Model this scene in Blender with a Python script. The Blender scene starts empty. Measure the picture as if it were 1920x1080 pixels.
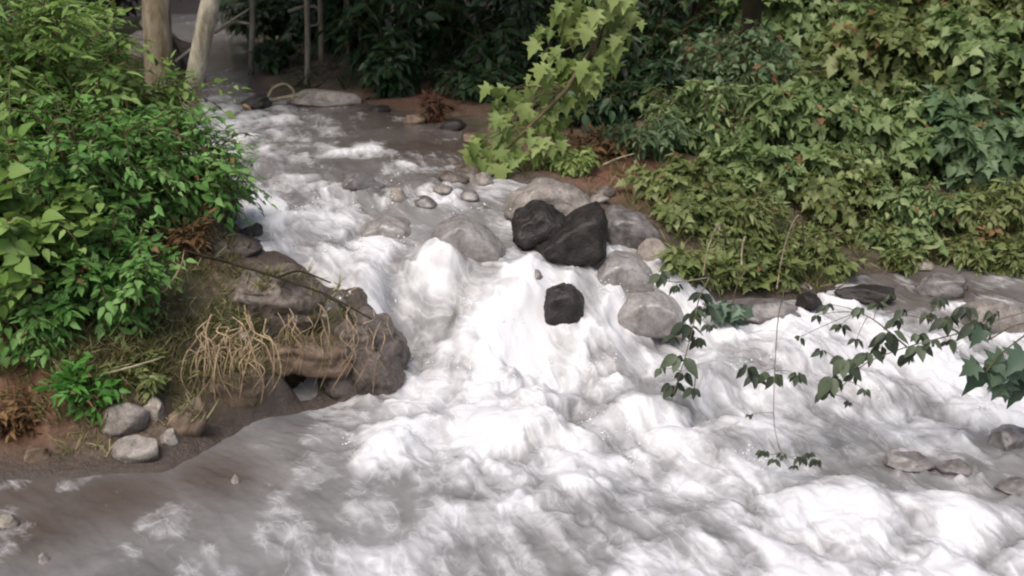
import bpy, math, random
import numpy as np
from mathutils import Vector, Matrix

R = math.radians
random.seed(7)
rng = np.random.default_rng(7)
sc = bpy.context.scene
col = sc.collection

# ------------------------------------------------------------------ camera, light, exposure
CAM = np.array([0.0, 0.0, 3.5]); PITCH = R(18); F = 2059.0
FW = np.array([0, math.cos(PITCH), -math.sin(PITCH)]); UP = np.array([0, math.sin(PITCH), math.cos(PITCH)]); RT = np.array([1.0, 0, 0])
cam_d = bpy.data.cameras.new('camera'); cam = bpy.data.objects.new('camera', cam_d); col.objects.link(cam)
cam.location = CAM; cam.rotation_euler = (R(90) - PITCH, 0, 0)
cam_d.sensor_width = 36; cam_d.lens = 36 * F / 1920; cam_d.clip_end = 500; cam_d.clip_start = 0.05
cam_d.dof.use_dof = True; cam_d.dof.focus_distance = 8.6; cam_d.dof.aperture_fstop = 1.6
sc.camera = cam

SUN_EL, SUN_AZ = R(58), R(205)        # azimuth clockwise from +Y: behind the camera, a little to its left
world = bpy.data.worlds.new('World'); sc.world = world; world.use_nodes = True
wn = world.node_tree.nodes; wl = world.node_tree.links
sky = wn.new('ShaderNodeTexSky'); sky.sky_type = 'NISHITA'; sky.sun_disc = False
sky.sun_elevation = SUN_EL; sky.sun_rotation = SUN_AZ; sky.dust_density = 6.0; sky.air_density = 1.0; sky.ozone_density = 0.6
wn['Background'].inputs['Strength'].default_value = 0.15
wl.new(sky.outputs['Color'], wn['Background'].inputs['Color'])
sd = bpy.data.lights.new('sun', 'SUN'); sd.energy = 1.25; sd.angle = R(30); sd.color = (1.0, 0.98, 0.945)
sun = bpy.data.objects.new('sun', sd); col.objects.link(sun)
sdir = Vector((math.sin(SUN_AZ) * math.cos(SUN_EL), math.cos(SUN_AZ) * math.cos(SUN_EL), math.sin(SUN_EL)))
sun.rotation_euler = (-sdir).to_track_quat('-Z', 'Y').to_euler(); sun.location = (0, -5, 20)
sc.view_settings.view_transform = 'Standard'; sc.view_settings.look = 'None'; sc.view_settings.gamma = 1
sc.view_settings.exposure = 0.42; sc.view_settings.use_curve_mapping = False
sc.cycles.filter_width = 2.1
sc.cycles.max_bounces = 6; sc.cycles.transmission_bounces = 4; sc.cycles.transparent_max_bounces = 4

# ------------------------------------------------------------------ small helpers
def ray(px, py):
    return FW + (px - 960) / F * RT + (540 - py) / F * UP
def pz(px, py, z):
    d = ray(px, py); return CAM + d * ((z - CAM[2]) / d[2])
def pd(px, py, y):
    d = ray(px, py); return CAM + d * (y / d[1])

_pm = np.random.default_rng(3).permutation(256); _pm = np.concatenate([_pm, _pm, _pm])
_g = np.random.default_rng(4).normal(size=(256, 3)); _g /= np.linalg.norm(_g, axis=1)[:, None]
def perlin(x, y, z=0.0):
    x = np.asarray(x, float); y = np.asarray(y, float); z = np.zeros_like(x) + z
    xi = np.floor(x).astype(int); yi = np.floor(y).astype(int); zi = np.floor(z).astype(int)
    xf, yf, zf = x - xi, y - yi, z - zi
    u, v, w = [t * t * t * (t * (t * 6 - 15) + 10) for t in (xf, yf, zf)]
    def gr(i, j, k):
        h = _pm[(_pm[(_pm[(xi + i) & 255] + yi + j) & 255] + zi + k) & 255]
        g = _g[h]
        return g[..., 0] * (xf - i) + g[..., 1] * (yf - j) + g[..., 2] * (zf - k)
    def L(a, b, t): return a + (b - a) * t
    return 1.4 * L(L(L(gr(0,0,0), gr(1,0,0), u), L(gr(0,1,0), gr(1,1,0), u), v),
             L(L(gr(0,0,1), gr(1,0,1), u), L(gr(0,1,1), gr(1,1,1), u), v), w)
def fbm(x, y, z=0.0, o=4, g=0.5):
    s = 0; a = 1.0
    for i in range(o):
        s = s + a * perlin(np.asarray(x) * 2**i + 17.3 * i, np.asarray(y) * 2**i, np.asarray(z) * 2**i + 5.1 * i); a *= g
    return s
def billow(x, y, z=0.0, o=4, g=0.5):
    s = 0; a = 1.0
    for i in range(o):
        s = s + a * np.abs(perlin(np.asarray(x) * 2**i + 7.3 * i, np.asarray(y) * 2**i, np.asarray(z) * 2**i + 3.1 * i)); a *= g
    return s
def sstep(a, b, x):
    t = np.clip((x - a) / (b - a), 0, 1); return t * t * (3 - 2 * t)

class RBF:
    def __init__(s, pts, vals, eps=0.25, lam=1e-3):
        s.p = np.array(pts, float)[:, :2]; s.e = eps
        v = np.array(vals, float); s.m = v.mean()
        d = np.sqrt(((s.p[:, None] - s.p[None]) ** 2).sum(-1) + eps**2)
        n = len(v); A = np.zeros((n + 1, n + 1)); A[:n, :n] = -d + 0; A[:n, n] = 1; A[n, :n] = 1
        A[:n, :n] += lam * -np.eye(n) * 1.0
        s.w = np.linalg.solve(A, np.append(v, 0))
    def __call__(s, x, y):
        x = np.asarray(x, float); y = np.asarray(y, float); sh = x.shape
        x = x.ravel(); y = y.ravel(); out = np.empty_like(x)
        for i in range(0, len(x), 20000):
            d = np.sqrt((x[i:i+20000, None] - s.p[None, :, 0])**2 + (y[i:i+20000, None] - s.p[None, :, 1])**2 + s.e**2)
            out[i:i+20000] = -d @ s.w[:-1] + s.w[-1]
        return out.reshape(sh)

def mesh_np(name, V, Fc, attrs=None, smooth=True):
    """V (n,3); Fc (m,k) one polygon size"""
    V = np.asarray(V, np.float32); Fc = np.asarray(Fc, np.int32); m = bpy.data.meshes.new(name)
    k = Fc.shape[1]
    m.vertices.add(len(V)); m.vertices.foreach_set('co', V.ravel())
    m.loops.add(Fc.size); m.loops.foreach_set('vertex_index', Fc.ravel())
    m.polygons.add(len(Fc)); m.polygons.foreach_set('loop_start', np.arange(0, Fc.size, k, dtype=np.int32))
    m.polygons.foreach_set('use_smooth', np.full(len(Fc), smooth, dtype=bool))
    for an, (dom, arr) in (attrs or {}).items():
        arr = np.asarray(arr, np.float32)
        if arr.ndim == 2:
            a = m.attributes.new(an, 'FLOAT_VECTOR', dom); a.data.foreach_set('vector', arr.ravel())
        else:
            a = m.attributes.new(an, 'FLOAT', dom); a.data.foreach_set('value', arr)
    m.update(calc_edges=True); m.validate()
    return m
def link(name, mesh, mat=None, parent=None, loc=None):
    o = bpy.data.objects.new(name, mesh); col.objects.link(o)
    if mat and mesh and not mesh.materials: mesh.materials.append(mat)
    if parent: o.parent = parent
    if loc is not None: o.location = loc
    return o
def tag(o, label=None, cat=None, group=None, kind=None):
    if label: o['label'] = label
    if cat: o['category'] = cat
    if group: o['group'] = group
    if kind: o['kind'] = kind
    return o
def empty(name, loc):
    o = bpy.data.objects.new(name, None); col.objects.link(o); o.location = loc; o.empty_display_size = 0.1; return o

class MB:
    def __init__(s): s.v = []; s.f = []
    def add(s, V, Fs):
        b = len(s.v); s.v.extend(map(tuple, V)); s.f.extend([tuple(i + b for i in f) for f in Fs]); return s
    def tube(s, P, r0, r1, n=6, knob=0.0):
        P = [Vector(p) for p in P]; b = len(s.v); N = len(P)
        ref = Vector((0.31, 0.17, 0.93))
        for i, p in enumerate(P):
            t = (P[min(i + 1, N - 1)] - P[max(i - 1, 0)]).normalized()
            a = t.cross(ref)
            if a.length < 0.1: a = t.cross(Vector((1, 0, 0)))
            a.normalize(); c = t.cross(a)
            r = r0 + (r1 - r0) * i / max(1, N - 1)
            for k in range(n):
                an = 2 * math.pi * k / n; rr = r * (1 + knob * random.uniform(-1, 1))
                s.v.append(tuple(p + a * math.cos(an) * rr + c * math.sin(an) * rr))
        for i in range(N - 1):
            for k in range(n):
                k2 = (k + 1) % n
                s.f.append((b + i*n + k, b + i*n + k2, b + (i+1)*n + k2, b + (i+1)*n + k))
        s.f.append(tuple(b + k for k in range(n))[::-1]); s.f.append(tuple(b + (N-1)*n + k for k in range(n)))
        return s
    def build(s, name, mat, parent=None, smooth=True, origin=None):
        m = bpy.data.meshes.new(name)
        V = s.v if origin is None else [(v[0]-origin[0], v[1]-origin[1], v[2]-origin[2]) for v in s.v]
        m.from_pydata(V, [], s.f)
        m.polygons.foreach_set('use_smooth', [smooth] * len(m.polygons)); m.update()
        return link(name, m, mat, parent, origin if origin is not None and not parent else None)

def bez(a, b, c, n=8):
    a, b, c = map(lambda q: np.array(q, float), (a, b, c))
    t = np.linspace(0, 1, n)[:, None]
    return (1-t)**2 * a + 2*t*(1-t) * b + t*t * c
def wob(P, amp, seed=0):
    P = np.array(P, float); t = np.linspace(0, 1, len(P))
    for k in range(3):
        P[:, k] += amp * np.sin(t * 5 + seed + k * 2.1) * t * (1 if k < 2 else .5)
    return P

# ------------------------------------------------------------------ materials
def mat_new(name):
    m = bpy.data.materials.new(name); m.use_nodes = True
    nt = m.node_tree; return m, nt.nodes, nt.links, nt.nodes['Principled BSDF']
def ramp(n, stops):
    r = n.new('ShaderNodeValToRGB'); e = r.color_ramp.elements
    while len(e) < len(stops): e.new(0.5)
    for i, (p, c) in enumerate(stops): e[i].position = p; e[i].color = (*c, 1)
    return r
def noise(n, l, scale, detail=4, rough=.55, vec=None, dist=0):
    t = n.new('ShaderNodeTexNoise'); t.inputs['Scale'].default_value = scale; t.inputs['Detail'].default_value = detail
    t.inputs['Roughness'].default_value = rough; t.inputs['Distortion'].default_value = dist
    if vec: l.new(vec, t.inputs['Vector'])
    return t
def attr(n, name):
    a = n.new('ShaderNodeAttribute'); a.attribute_name = name; return a
def mixc(n, l, fac, a, b, mode='MIX'):
    m = n.new('ShaderNodeMix'); m.data_type = 'RGBA'; m.blend_type = mode
    for s, k in ((fac, 0), (a, 6), (b, 7)):
        if isinstance(s, (int, float)): m.inputs[k].default_value = s
        elif isinstance(s, tuple): m.inputs[k].default_value = (*s, 1)
        else: l.new(s, m.inputs[k])
    return m.outputs[2]
def math_(n, l, op, a, b=None, clamp=False):
    m = n.new('ShaderNodeMath'); m.operation = op; m.use_clamp = clamp
    for i, s in enumerate((a, b)):
        if s is None: continue
        if isinstance(s, (int, float)): m.inputs[i].default_value = s
        else: l.new(s, m.inputs[i])
    return m.outputs[0]

def leaf_mat(name, dark, mid, light, rough=.5, trans=.42):
    m, n, l, p = mat_new(name)
    a = attr(n, 'tint')
    tc = n.new('ShaderNodeTexCoord'); geo = n.new('ShaderNodeNewGeometry')
    nz = noise(n, l, 3.0, 3, vec=geo.outputs['Position'])
    f = math_(n, l, 'ADD', a.outputs['Fac'], math_(n, l, 'MULTIPLY', math_(n, l, 'SUBTRACT', nz.outputs['Fac'], .5), .8), True)
    r = ramp(n, [(0, dark), (.5, mid), (1, light)]); l.new(f, r.inputs['Fac'])
    l.new(r.outputs['Color'], p.inputs['Base Color'])
    p.inputs['Roughness'].default_value = rough; p.inputs['Specular IOR Level'].default_value = .35
    tr = n.new('ShaderNodeBsdfTranslucent'); br = mixc(n, l, .5, r.outputs['Color'], (.12, .2, .03)); l.new(br, tr.inputs['Color'])
    mx = n.new('ShaderNodeMixShader'); mx.inputs[0].default_value = trans
    l.new(p.outputs[0], mx.inputs[1]); l.new(tr.outputs[0], mx.inputs[2]); l.new(mx.outputs[0], n['Material Output'].inputs[0])
    return m
def plain_mat(name, c1, c2, scale=8, rough=.8, bump=.3, spec=.3, stretch=None, obj=True):
    m, n, l, p = mat_new(name)
    tc = n.new('ShaderNodeTexCoord'); v = tc.outputs['Object'] if obj else n.new('ShaderNodeNewGeometry').outputs['Position']
    if stretch:
        mp = n.new('ShaderNodeMapping'); mp.inputs['Scale'].default_value = stretch; l.new(v, mp.inputs[0]); v = mp.outputs[0]
    a = noise(n, l, scale, 6, .65, v, .4); b = noise(n, l, scale * 6, 3, .6, v)
    r = ramp(n, [(.32, c1), (.68, c2)]); l.new(a.outputs['Fac'], r.inputs['Fac'])
    cc = mixc(n, l, .6, r.outputs['Color'], b.outputs['Fac'], 'SOFT_LIGHT'); l.new(cc, p.inputs['Base Color'])
    bp = n.new('ShaderNodeBump'); bp.inputs['Strength'].default_value = bump; bp.inputs['Distance'].default_value = .02
    l.new(math_(n, l, 'ADD', a.outputs['Fac'], math_(n, l, 'MULTIPLY', b.outputs['Fac'], .4)), bp.inputs['Height'])
    l.new(bp.outputs[0], p.inputs['Normal'])
    p.inputs['Roughness'].default_value = rough; p.inputs['Specular IOR Level'].default_value = spec
    return m

M = {}
M['leaf_left'] = leaf_mat('bush_leaf_fresh_green', (.03, .10, .02), (.12, .28, .06), (.26, .44, .15))
M['leaf_lime'] = leaf_mat('bush_leaf_yellow_green', (.05, .11, .018), (.15, .26, .055), (.28, .40, .13))
M['leaf_right'] = leaf_mat('bank_leaf_grey_green', (.04, .085, .025), (.16, .235, .085), (.34, .41, .20))
M['leaf_olive'] = leaf_mat('bank_leaf_olive', (.05, .07, .018), (.15, .19, .06), (.30, .34, .15))
M['leaf_hang'] = leaf_mat('hanging_leaf_yellow_green', (.10, .16, .035), (.20, .27, .08), (.33, .40, .15), trans=.4)
M['leaf_twig'] = leaf_mat('twig_leaf_dull_green', (.018, .026, .016), (.040, .055, .034), (.085, .11, .065), trans=.15)
M['leaf_big'] = leaf_mat('broad_leaf_blue_green', (.035, .08, .035), (.11, .18, .085), (.22, .30, .16))
M['leaf_shade'] = leaf_mat('broad_leaf_shaded_blue_green', (.025, .05, .035), (.055, .095, .06), (.11, .17, .11), trans=.15)  # darker copy of the broad leaf, shade put into its colour
M['leaf_dark'] = leaf_mat('forest_leaf_shade_dark', (.005, .014, .005), (.012, .033, .011), (.032, .075, .025), trans=.15)  # near-black green: the deep shade of the wood is put into the colour
M['leaf_rust'] = leaf_mat('dead_leaf_dark_rust', (.02, .008, .005), (.06, .022, .012), (.13, .06, .035), rough=.8, trans=.1)
M['leaf_dry'] = leaf_mat('dry_leaf_brown', (.05, .025, .012), (.13, .07, .03), (.24, .15, .07), rough=.8, trans=.2)
M['grass'] = leaf_mat('grass_olive', (.06, .06, .018), (.18, .17, .065), (.36, .32, .17), trans=.3)
M['herb'] = leaf_mat('herb_leaf_bright_green', (.03, .11, .015), (.07, .22, .035), (.14, .34, .07))
M['stem'] = plain_mat('green_brown_stem', (.05, .045, .02), (.13, .11, .055), 12)
M['bark_pale'] = plain_mat('pale_blotched_bark', (.10, .085, .055), (.44, .41, .32), 5, .85, 1.0, .2, (1, 1, .35), False)
M['bark_brown'] = plain_mat('brown_bark', (.08, .06, .02), (.30, .26, .20), 6.0, .9, .7, .2, (1, 1, .3), False)
M['bark_grey'] = plain_mat('thin_grey_bark', (.06, .05, .04), (.26, .24, .19), 4, .9, .5, .2, (1, 1, .3), False)
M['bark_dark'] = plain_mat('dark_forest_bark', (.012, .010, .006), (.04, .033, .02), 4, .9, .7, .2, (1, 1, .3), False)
M['root'] = plain_mat('dry_root', (.14, .10, .06), (.42, .32, .20), 10, .85, .4)
M['driftwood'] = plain_mat('bleached_wood', (.10, .085, .05), (.30, .27, .18), 5, .85, .5)
M['rock_glaze'] = plain_mat('water_glazed_stone', (.13, .12, .115), (.32, .305, .295), 5, .22, .6, .5)
M['rock_black'] = plain_mat('wet_black_basalt', (.006, .005, .005), (.034, .029, .026), 8, .5, 1.0, .4)
M['rock_wet'] = plain_mat('wet_grey_stone', (.05, .045, .043), (.21, .195, .19), 6, .35, .5, .5)
M['rock_brown'] = plain_mat('brown_bank_stone', (.045, .03, .02), (.19, .14, .10), 4, .6, .7, .35)
M['rock_ledge'] = plain_mat('silted_ledge_stone', (.03, .023, .018), (.18, .15, .13), 7, .4, 1.0, .35)
M['rock_pale'] = plain_mat('pale_dry_stone', (.12, .10, .085), (.38, .345, .30), 7, .75, .8, .25)
M['rock_grey'] = plain_mat('grey_beige_stone', (.09, .08, .07), (.30, .27, .245), 7, .6, .8, .3)

# ------------------------------------------------------------------ water level, shoreline, land height
WL = [ # px, py, z of the water surface
 (0,1080,0),(0,930,0),(300,920,0),(500,1000,0),(800,1080,0),(1300,1080,0),(1900,1080,0),(1900,960,.0),(600,860,0),(700,790,.02),
 (860,745,.06),(1000,850,.04),(1200,800,.08),(1500,850,.02),(1700,820,.0),(1900,800,.05),(1450,720,.14),(1700,700,.12),(1900,660,.16),
 (1600,625,.24),(1800,600,.27),(1400,650,.24),(1920,540,.30),(1700,540,.30),
 (800,695,.10),(1000,695,.14),(1200,700,.16),(755,650,.22),(900,610,.42),(1100,625,.36),(1200,630,.28),(820,520,.74),(1000,500,.80),
 (1100,500,.76),(720,480,.84),(620,470,.90),(520,480,.90),(700,560,.62),(640,520,.76),(740,610,.40),
 (450,430,1.0),(550,420,1.0),(700,430,.95),(900,440,.88),(550,370,1.12),(400,350,1.14),(700,360,1.12),(850,380,1.05),(1000,400,.97),
 (1060,460,.82),(450,250,1.2),(600,250,1.2),(800,300,1.2),(600,200,1.22),(450,200,1.22),(420,120,1.3),(430,90,1.34),(800,235,1.22),
 (1170,490,.76),(1230,620,.28),(1300,560,.46),(1290,600,.34),(1340,600,.28),(1540,600,.26),(640,748,.0),(560,775,0),(450,805,0),(385,845,0),(690,765,.03),(620,790,0),(740,725,.06),(520,830,0)]
wp = [pz(a, b, z) for a, b, z in WL]
wv = [z for *_, z in WL]
for x, y, z in [(-9,4,0),(-9,7,0),(9,4,0),(14,6,.1),(0,3.2,0),(5,3.2,0),(-4,3.2,0),(11,9,.3),(-8,30,1.45),(-9,24,1.4)]:
    wp.append((x, y, z)); wv.append(z)
waterlevel = RBF(wp, wv, .22, 1e-2)

SH = [(372,88,1.34),(350,150,1.26),(340,200,1.22),(325,300,1.17),(345,370,1.10),(420,410,1.02),(445,440,.97),(490,478,.9),(560,505,.82),
 (640,552,.68),(700,600,.48),(755,665,.2),(748,705,.06),(640,738,.02),(560,765,0),(450,795,0),(385,835,0),(300,880,0),(200,885,0),(0,900,0)]
SH2 = [(1920,505,.30),(1760,505,.30),(1570,530,.30),(1545,560,.28),(1340,562,.36),(1290,540,.5),(1262,500,.66),(1235,450,.84),(1180,425,.9),
 (1120,395,.97),(1010,345,1.08),(900,315,1.16),(860,282,1.2),(880,245,1.21),(800,226,1.22),(700,208,1.22),(640,188,1.22),(520,186,1.22),(468,172,1.23),(482,120,1.3),(470,88,1.34)]
poly = [pz(*s)[:2] for s in SH] + [np.array(q) for q in [(-5.5,6.2),(-10,6.0),(-14,2.6),(16,2.6),(16,11)]] + [pz(*s)[:2] for s in SH2] + [np.array(q) for q in [(-8,30),(-12,30)]]
poly = np.array(poly)
def shore_sd(x, y):
    """signed distance to the shoreline, positive inside the water"""
    x = np.asarray(x, float); y = np.asarray(y, float); sh = x.shape; x = x.ravel(); y = y.ravel()
    best = np.full(len(x), 1e9); inside = np.zeros(len(x), bool); n = len(poly)
    for i in range(n):
        a = poly[i]; b = poly[(i + 1) % n]; e = b - a
        t = np.clip(((x - a[0]) * e[0] + (y - a[1]) * e[1]) / (e @ e), 0, 1)
        best = np.minimum(best, np.hypot(x - a[0] - t * e[0], y - a[1] - t * e[1]))
        c = ((a[1] > y) != (b[1] > y)) & (x < (b[0] - a[0]) * (y - a[1]) / (b[1] - a[1] + 1e-12) + a[0])
        inside ^= c
    return np.where(inside, best, -best).reshape(sh)

lp = []; lv = []
for s in SH + SH2:
    p = pz(*s); lp.append(p[:2]); lv.append(s[2] + .03)
for px, py, y in [ # land: pixel and its distance
  (60,820,6.95),(200,800,7.0),(350,790,7.25),(100,720,7.15),(250,720,7.25),(420,720,7.68),(560,720,7.95),(650,690,8.12),(100,640,7.5),(250,620,7.7),
  (400,600,8.0),(500,580,8.25),(600,600,8.25),(690,640,8.28),(150,520,8.1),(300,500,8.4),(400,480,8.7),(100,350,9.4),(250,350,10),(100,200,12),(250,220,13),
  (340,130,17.5),(150,80,18),(300,60,22),
  (1600,470,10.75),(1800,460,10.8),(1400,450,10.4),(1320,480,9.7),(1250,400,10.4),(1500,380,11.1),(1700,380,11.2),(1900,380,11.2),
  (1200,350,11),(1100,320,11.3),(1400,300,11.9),(1700,280,12.2),(1900,280,12.2),(1150,250,12.8),(1000,250,13.4),(1300,180,14),(1600,150,14.3),(1900,150,14.2),
  (1300,60,18),(1600,20,17),(1900,20,17),(900,190,16),(1000,120,20),(700,150,19),(560,150,18.5),(600,80,27),(900,60,27)]:
    p = pd(px, py, y); lp.append(p[:2]); lv.append(p[2])
for x, y, z in [(-4,35,2.6),(0,38,3.2),(8,36,4),(16,30,6),(-16,30,3.2),(-14,20,2.2),(-9,15,2),(-8,10,1.8),(-7,7.5,1.1),(-14,8,2),(9,12,2.2),(12,14,3),(20,14,5),(20,9,2),(8,10.5,.5),
  (0,1.6,.6),(0,.3,1.8),(-8,1,1.2),(-16,1,1.4),(9,1,1.2),(18,1,1.4),(0,-8,2),(-16,-8,2.2),(16,-8,2.2),(0,60,14),(-25,60,14),(25,60,16),(-30,30,9),(30,30,12),(-30,5,4),(30,5,5),(-12,45,6),(12,48,9),(0,75,22),(-40,75,24),(40,75,24)]:
    lp.append((x, y)); lv.append(z)
land = RBF(lp, lv, .25, 5e-3)
HOL = pz(545, 742, .05) + np.array([0, .10, 0])
def ground_z(x, y):
    x = np.asarray(x, float); y = np.asarray(y, float)
    sd = shore_sd(x, y); w = waterlevel(x, y); h = land(x, y)
    outside = np.maximum(h, w + .02 + 0.05 * np.clip(-sd, 0, 1)) if True else h
    hc = HOL; outside = outside - .55 * np.exp(-(((x - hc[0]) / .16)**2 + ((y - hc[1]) / .13)**2)**2)
    return np.where(sd > 0, w + .02 - .45 * sstep(0, .5, sd), outside)
def g1(x, y): return float(ground_z(np.array([x]), np.array([y]))[0])
def hit(px, py, zoff=0.0):
    """where the line of sight through a pixel meets the ground or water"""
    d = ray(px, py); t = np.linspace(4.5, 60, 1400); P = CAM + d * t[:, None]
    h = np.maximum(ground_z(P[:, 0], P[:, 1]), np.where(shore_sd(P[:, 0], P[:, 1]) > 0, waterlevel(P[:, 0], P[:, 1]), -9)) + zoff
    i = np.argmax(P[:, 2] < h)
    if P[i, 2] >= h[i]: i = len(t) - 1
    return P[i]

def steps(parts):
    out = [parts[0][0]]
    for a, b, s in parts:
        k = max(1, int(round((b - a) / s))); out += list(np.linspace(a, b, k + 1)[1:])
    return np.array(out)
def grid(xs, ys):
    X, Y = np.meshgrid(xs, ys); nx, ny = len(xs), len(ys)
    i = np.arange(nx * ny).reshape(ny, nx)
    Fc = np.stack([i[:-1, :-1], i[:-1, 1:], i[1:, 1:], i[1:, :-1]], -1).reshape(-1, 4)
    return X.ravel(), Y.ravel(), Fc

# ------------------------------------------------------------------ ground
gx, gy, gf = grid(steps([(-45,-12,1.5),(-12,-5,.15),(-5,5.5,.035),(5.5,12,.15),(12,45,1.5)]), steps([(-12,2,.7),(2,6.2,.12),(6.2,12.5,.035),(12.5,22,.09),(22,80,1.0)]))
gz = ground_z(gx, gy)
gsd = shore_sd(gx, gy)
rough = sstep(.05, -.5, gsd)
gz = gz + rough * (.07 * fbm(gx * 1.3, gy * 1.3, 0, 5, .55) + .03 * billow(gx * 6, gy * 6, 0, 3)) + .02 * fbm(gx * 5, gy * 5, 3, 3)
RED = [pz(1160, 280, 1.35), pd(1230, 300, 11.4), pd(1100, 270, 12), pd(820,190,15.5), pd(30,740,7.1), pd(350,440,8.8)]
red = np.zeros_like(gx)
for p, s in zip(RED, (.9, .7, .7, 1.2, .5, .3)): red = np.maximum(red, np.exp(-((gx - p[0])**2 + (gy - p[1])**2) / s**2))
gm = mesh_np('ground', np.stack([gx, gy, gz], 1), gf, {'red': ('POINT', red), 'wet': ('POINT', sstep(-.35, .0, gsd))})
m, n, l, p = mat_new('bank_soil')
geo = n.new('ShaderNodeNewGeometry')
a = noise(n, l, 2.2, 8, .65, geo.outputs['Position'], .5); b = noise(n, l, 22, 5, .7, geo.outputs['Position'])
r1 = ramp(n, [(.3, (.04, .028, .018)), (.5, (.11, .08, .055)), (.72, (.23, .18, .13))]); l.new(b.outputs['Fac'], r1.inputs['Fac'])
r2 = ramp(n, [(.42, (0, 0, 0)), (.6, (1, 1, 1))]); l.new(a.outputs['Fac'], r2.inputs['Fac'])
c = mixc(n, l, r2.outputs['Color'], r1.outputs['Color'], (.035, .04, .014))
c = mixc(n, l, math_(n, l, 'MULTIPLY', attr(n, 'red').outputs['Fac'], .8), c, (.13, .052, .03))
c = mixc(n, l, attr(n, 'wet').outputs['Fac'], c, mixc(n, l, b.outputs['Fac'], (.035, .025, .02), (.09, .068, .055)))
l.new(c, p.inputs['Base Color'])
l.new(math_(n, l, 'SUBTRACT', .9, math_(n, l, 'MULTIPLY', attr(n, 'wet').outputs['Fac'], .45)), p.inputs['Roughness'])
bp = n.new('ShaderNodeBump'); bp.inputs['Strength'].default_value = .8; bp.inputs['Distance'].default_value = .04
l.new(math_(n, l, 'ADD', b.outputs['Fac'], a.outputs['Fac']), bp.inputs['Height']); l.new(bp.outputs[0], p.inputs['Normal'])
tag(link('ground', gm, m), 'muddy brown river banks and forest floor', kind='structure')

# ------------------------------------------------------------------ water
wx, wy, wf = grid(steps([(-16,-6,.25),(-6,-3.4,.05),(-3.4,4.2,.0155),(4.2,6,.05),(6,17,.25)]),
                  steps([(2.4,4.6,.1),(4.6,5.2,.04),(5.2,10.6,.0155),(10.6,13,.03),(13,17,.06),(17,31,.3)]))
wsd = shore_sd(wx, wy)
keep = (wsd[wf] > -.22).any(1)
used = np.unique(wf[keep]); remap = np.full(len(wx), -1); remap[used] = np.arange(len(used))
wf = remap[wf[keep]]; wx = wx[used]; wy = wy[used]; wsd = wsd[used]
wz = waterlevel(wx, wy)

FOAM = [(850,760,1),(1000,780,1),(1150,720,1),(1300,770,.95),(1550,650,1),(1450,670,1),(1650,740,1),(1850,790,1),(1100,900,.85),(1300,900,1),
 (1500,960,.85),(1750,1000,.88),(1900,1060,.88),(760,520,.95),(700,480,.9),(900,690,1),(720,840,.8),(1400,1040,.8),(800,570,.9),(880,640,.9),(1000,620,.9),
 (1100,640,.9),(500,290,.95),(430,340,1.0),(560,300,.7),(520,250,.8),(580,420,.55),(480,450,.45),(520,395,.85),(650,400,.6),(760,385,.6),(1150,650,.85),(850,520,.55),(1000,520,.35),(940,560,.5),(1170,510,.32),
 (1210,580,.34),(1180,470,.75),(1215,538,.8),(1140,560,.95),(1100,540,.95),(700,440,.22),(880,440,.25),(780,410,.5),(960,480,.7),(1150,800,.7),(900,900,.75),(1000,1000,.72),(800,1010,.4),(1250,1000,.6),(1600,830,.55),(1500,770,.6),
 (300,1000,.0),(500,950,.05),(200,1050,.08),(600,880,.12),(850,885,.32),(700,950,.25),(1750,880,.1),(1880,860,.0),(1700,870,.12),(1880,930,.15),
 (650,250,.12),(800,280,-.25),(700,300,.0),(640,210,.15),(740,250,-.15),(560,210,.5),(600,280,.3),(760,340,-.2),(620,300,-.05),(450,150,-.1),(1800,560,.05),(1650,545,.0),(0,900,-.2),(0,1080,.0),(600,1050,.25),(1050,1070,.6),
 (470,225,1.0),(460,290,1.0),(500,210,.75),(600,240,.35),(570,330,.55),(1350,630,.95),(1600,610,.9),(1850,640,.95),(1920,580,.4),(300,900,-.15),(450,850,-.1),(640,780,.35),(600,765,.2),(540,800,.05),(640,745,.3),(1020,470,.9),(640,600,.8),(1290,600,.6),
 (620,500,.85),(540,470,.7),(720,620,.8),(760,690,.9),(1100,560,.85),(1080,500,.5),(420,120,-.2),(750,330,.1),(680,345,.1),(620,350,.45),(400,950,-.05),(1000,440,.6),(930,390,.4)]
fp = np.array([pz(a, b, float(waterlevel(*pz(a, b, .5)[:2]))) for a, b, _ in FOAM])
for k in range(3):
    fp = np.array([pz(a, b, float(waterlevel(q[0], q[1]))) for (a, b, _), q in zip(FOAM, fp)])
foam_f = RBF(list(fp[:, :2]) + [(-9, 5), (9, 4), (12, 8), (0, 3), (-9, 30)], [f for *_, f in FOAM] + [0, .9, .5, .7, 0], .12, 1e-2)
wfoam = np.clip(foam_f(wx, wy), -.3, 1.1)

# flow coordinates: distance along and across the current
PATH = [pz(*q)[:2] for q in [(425,95,1.33),(450,170,1.24),(500,250,1.2),(540,340,1.15),(600,420,1.0),(720,500,.82),(860,600,.45),(980,700,.12),(1100,820,.05),(1250,950,0),(1500,1150,0)]]
PATH = [np.array(q) for q in PATH]; PATH = [PATH[0] + (PATH[0] - PATH[1]) * 3] + PATH + [PATH[-1] + (PATH[-1] - PATH[-2]) * 4]
fu = np.zeros_like(wx); fv = np.zeros_like(wx); wsum = np.zeros_like(wx); acc = 0
for a, b in zip(PATH[:-1], PATH[1:]):
    e = b - a; L_ = np.linalg.norm(e); e = e / L_; nn = np.array([-e[1], e[0]])
    s = (wx - a[0]) * e[0] + (wy - a[1]) * e[1]; tt = (wx - a[0]) * nn[0] + (wy - a[1]) * nn[1]
    d = np.hypot(np.maximum(0, np.maximum(-s, s - L_)), tt)
    w_ = 1 / (d + .08)**4
    fu += w_ * (acc + s); fv += w_ * tt; wsum += w_; acc += L_
fu /= wsum; fv /= wsum

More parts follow.
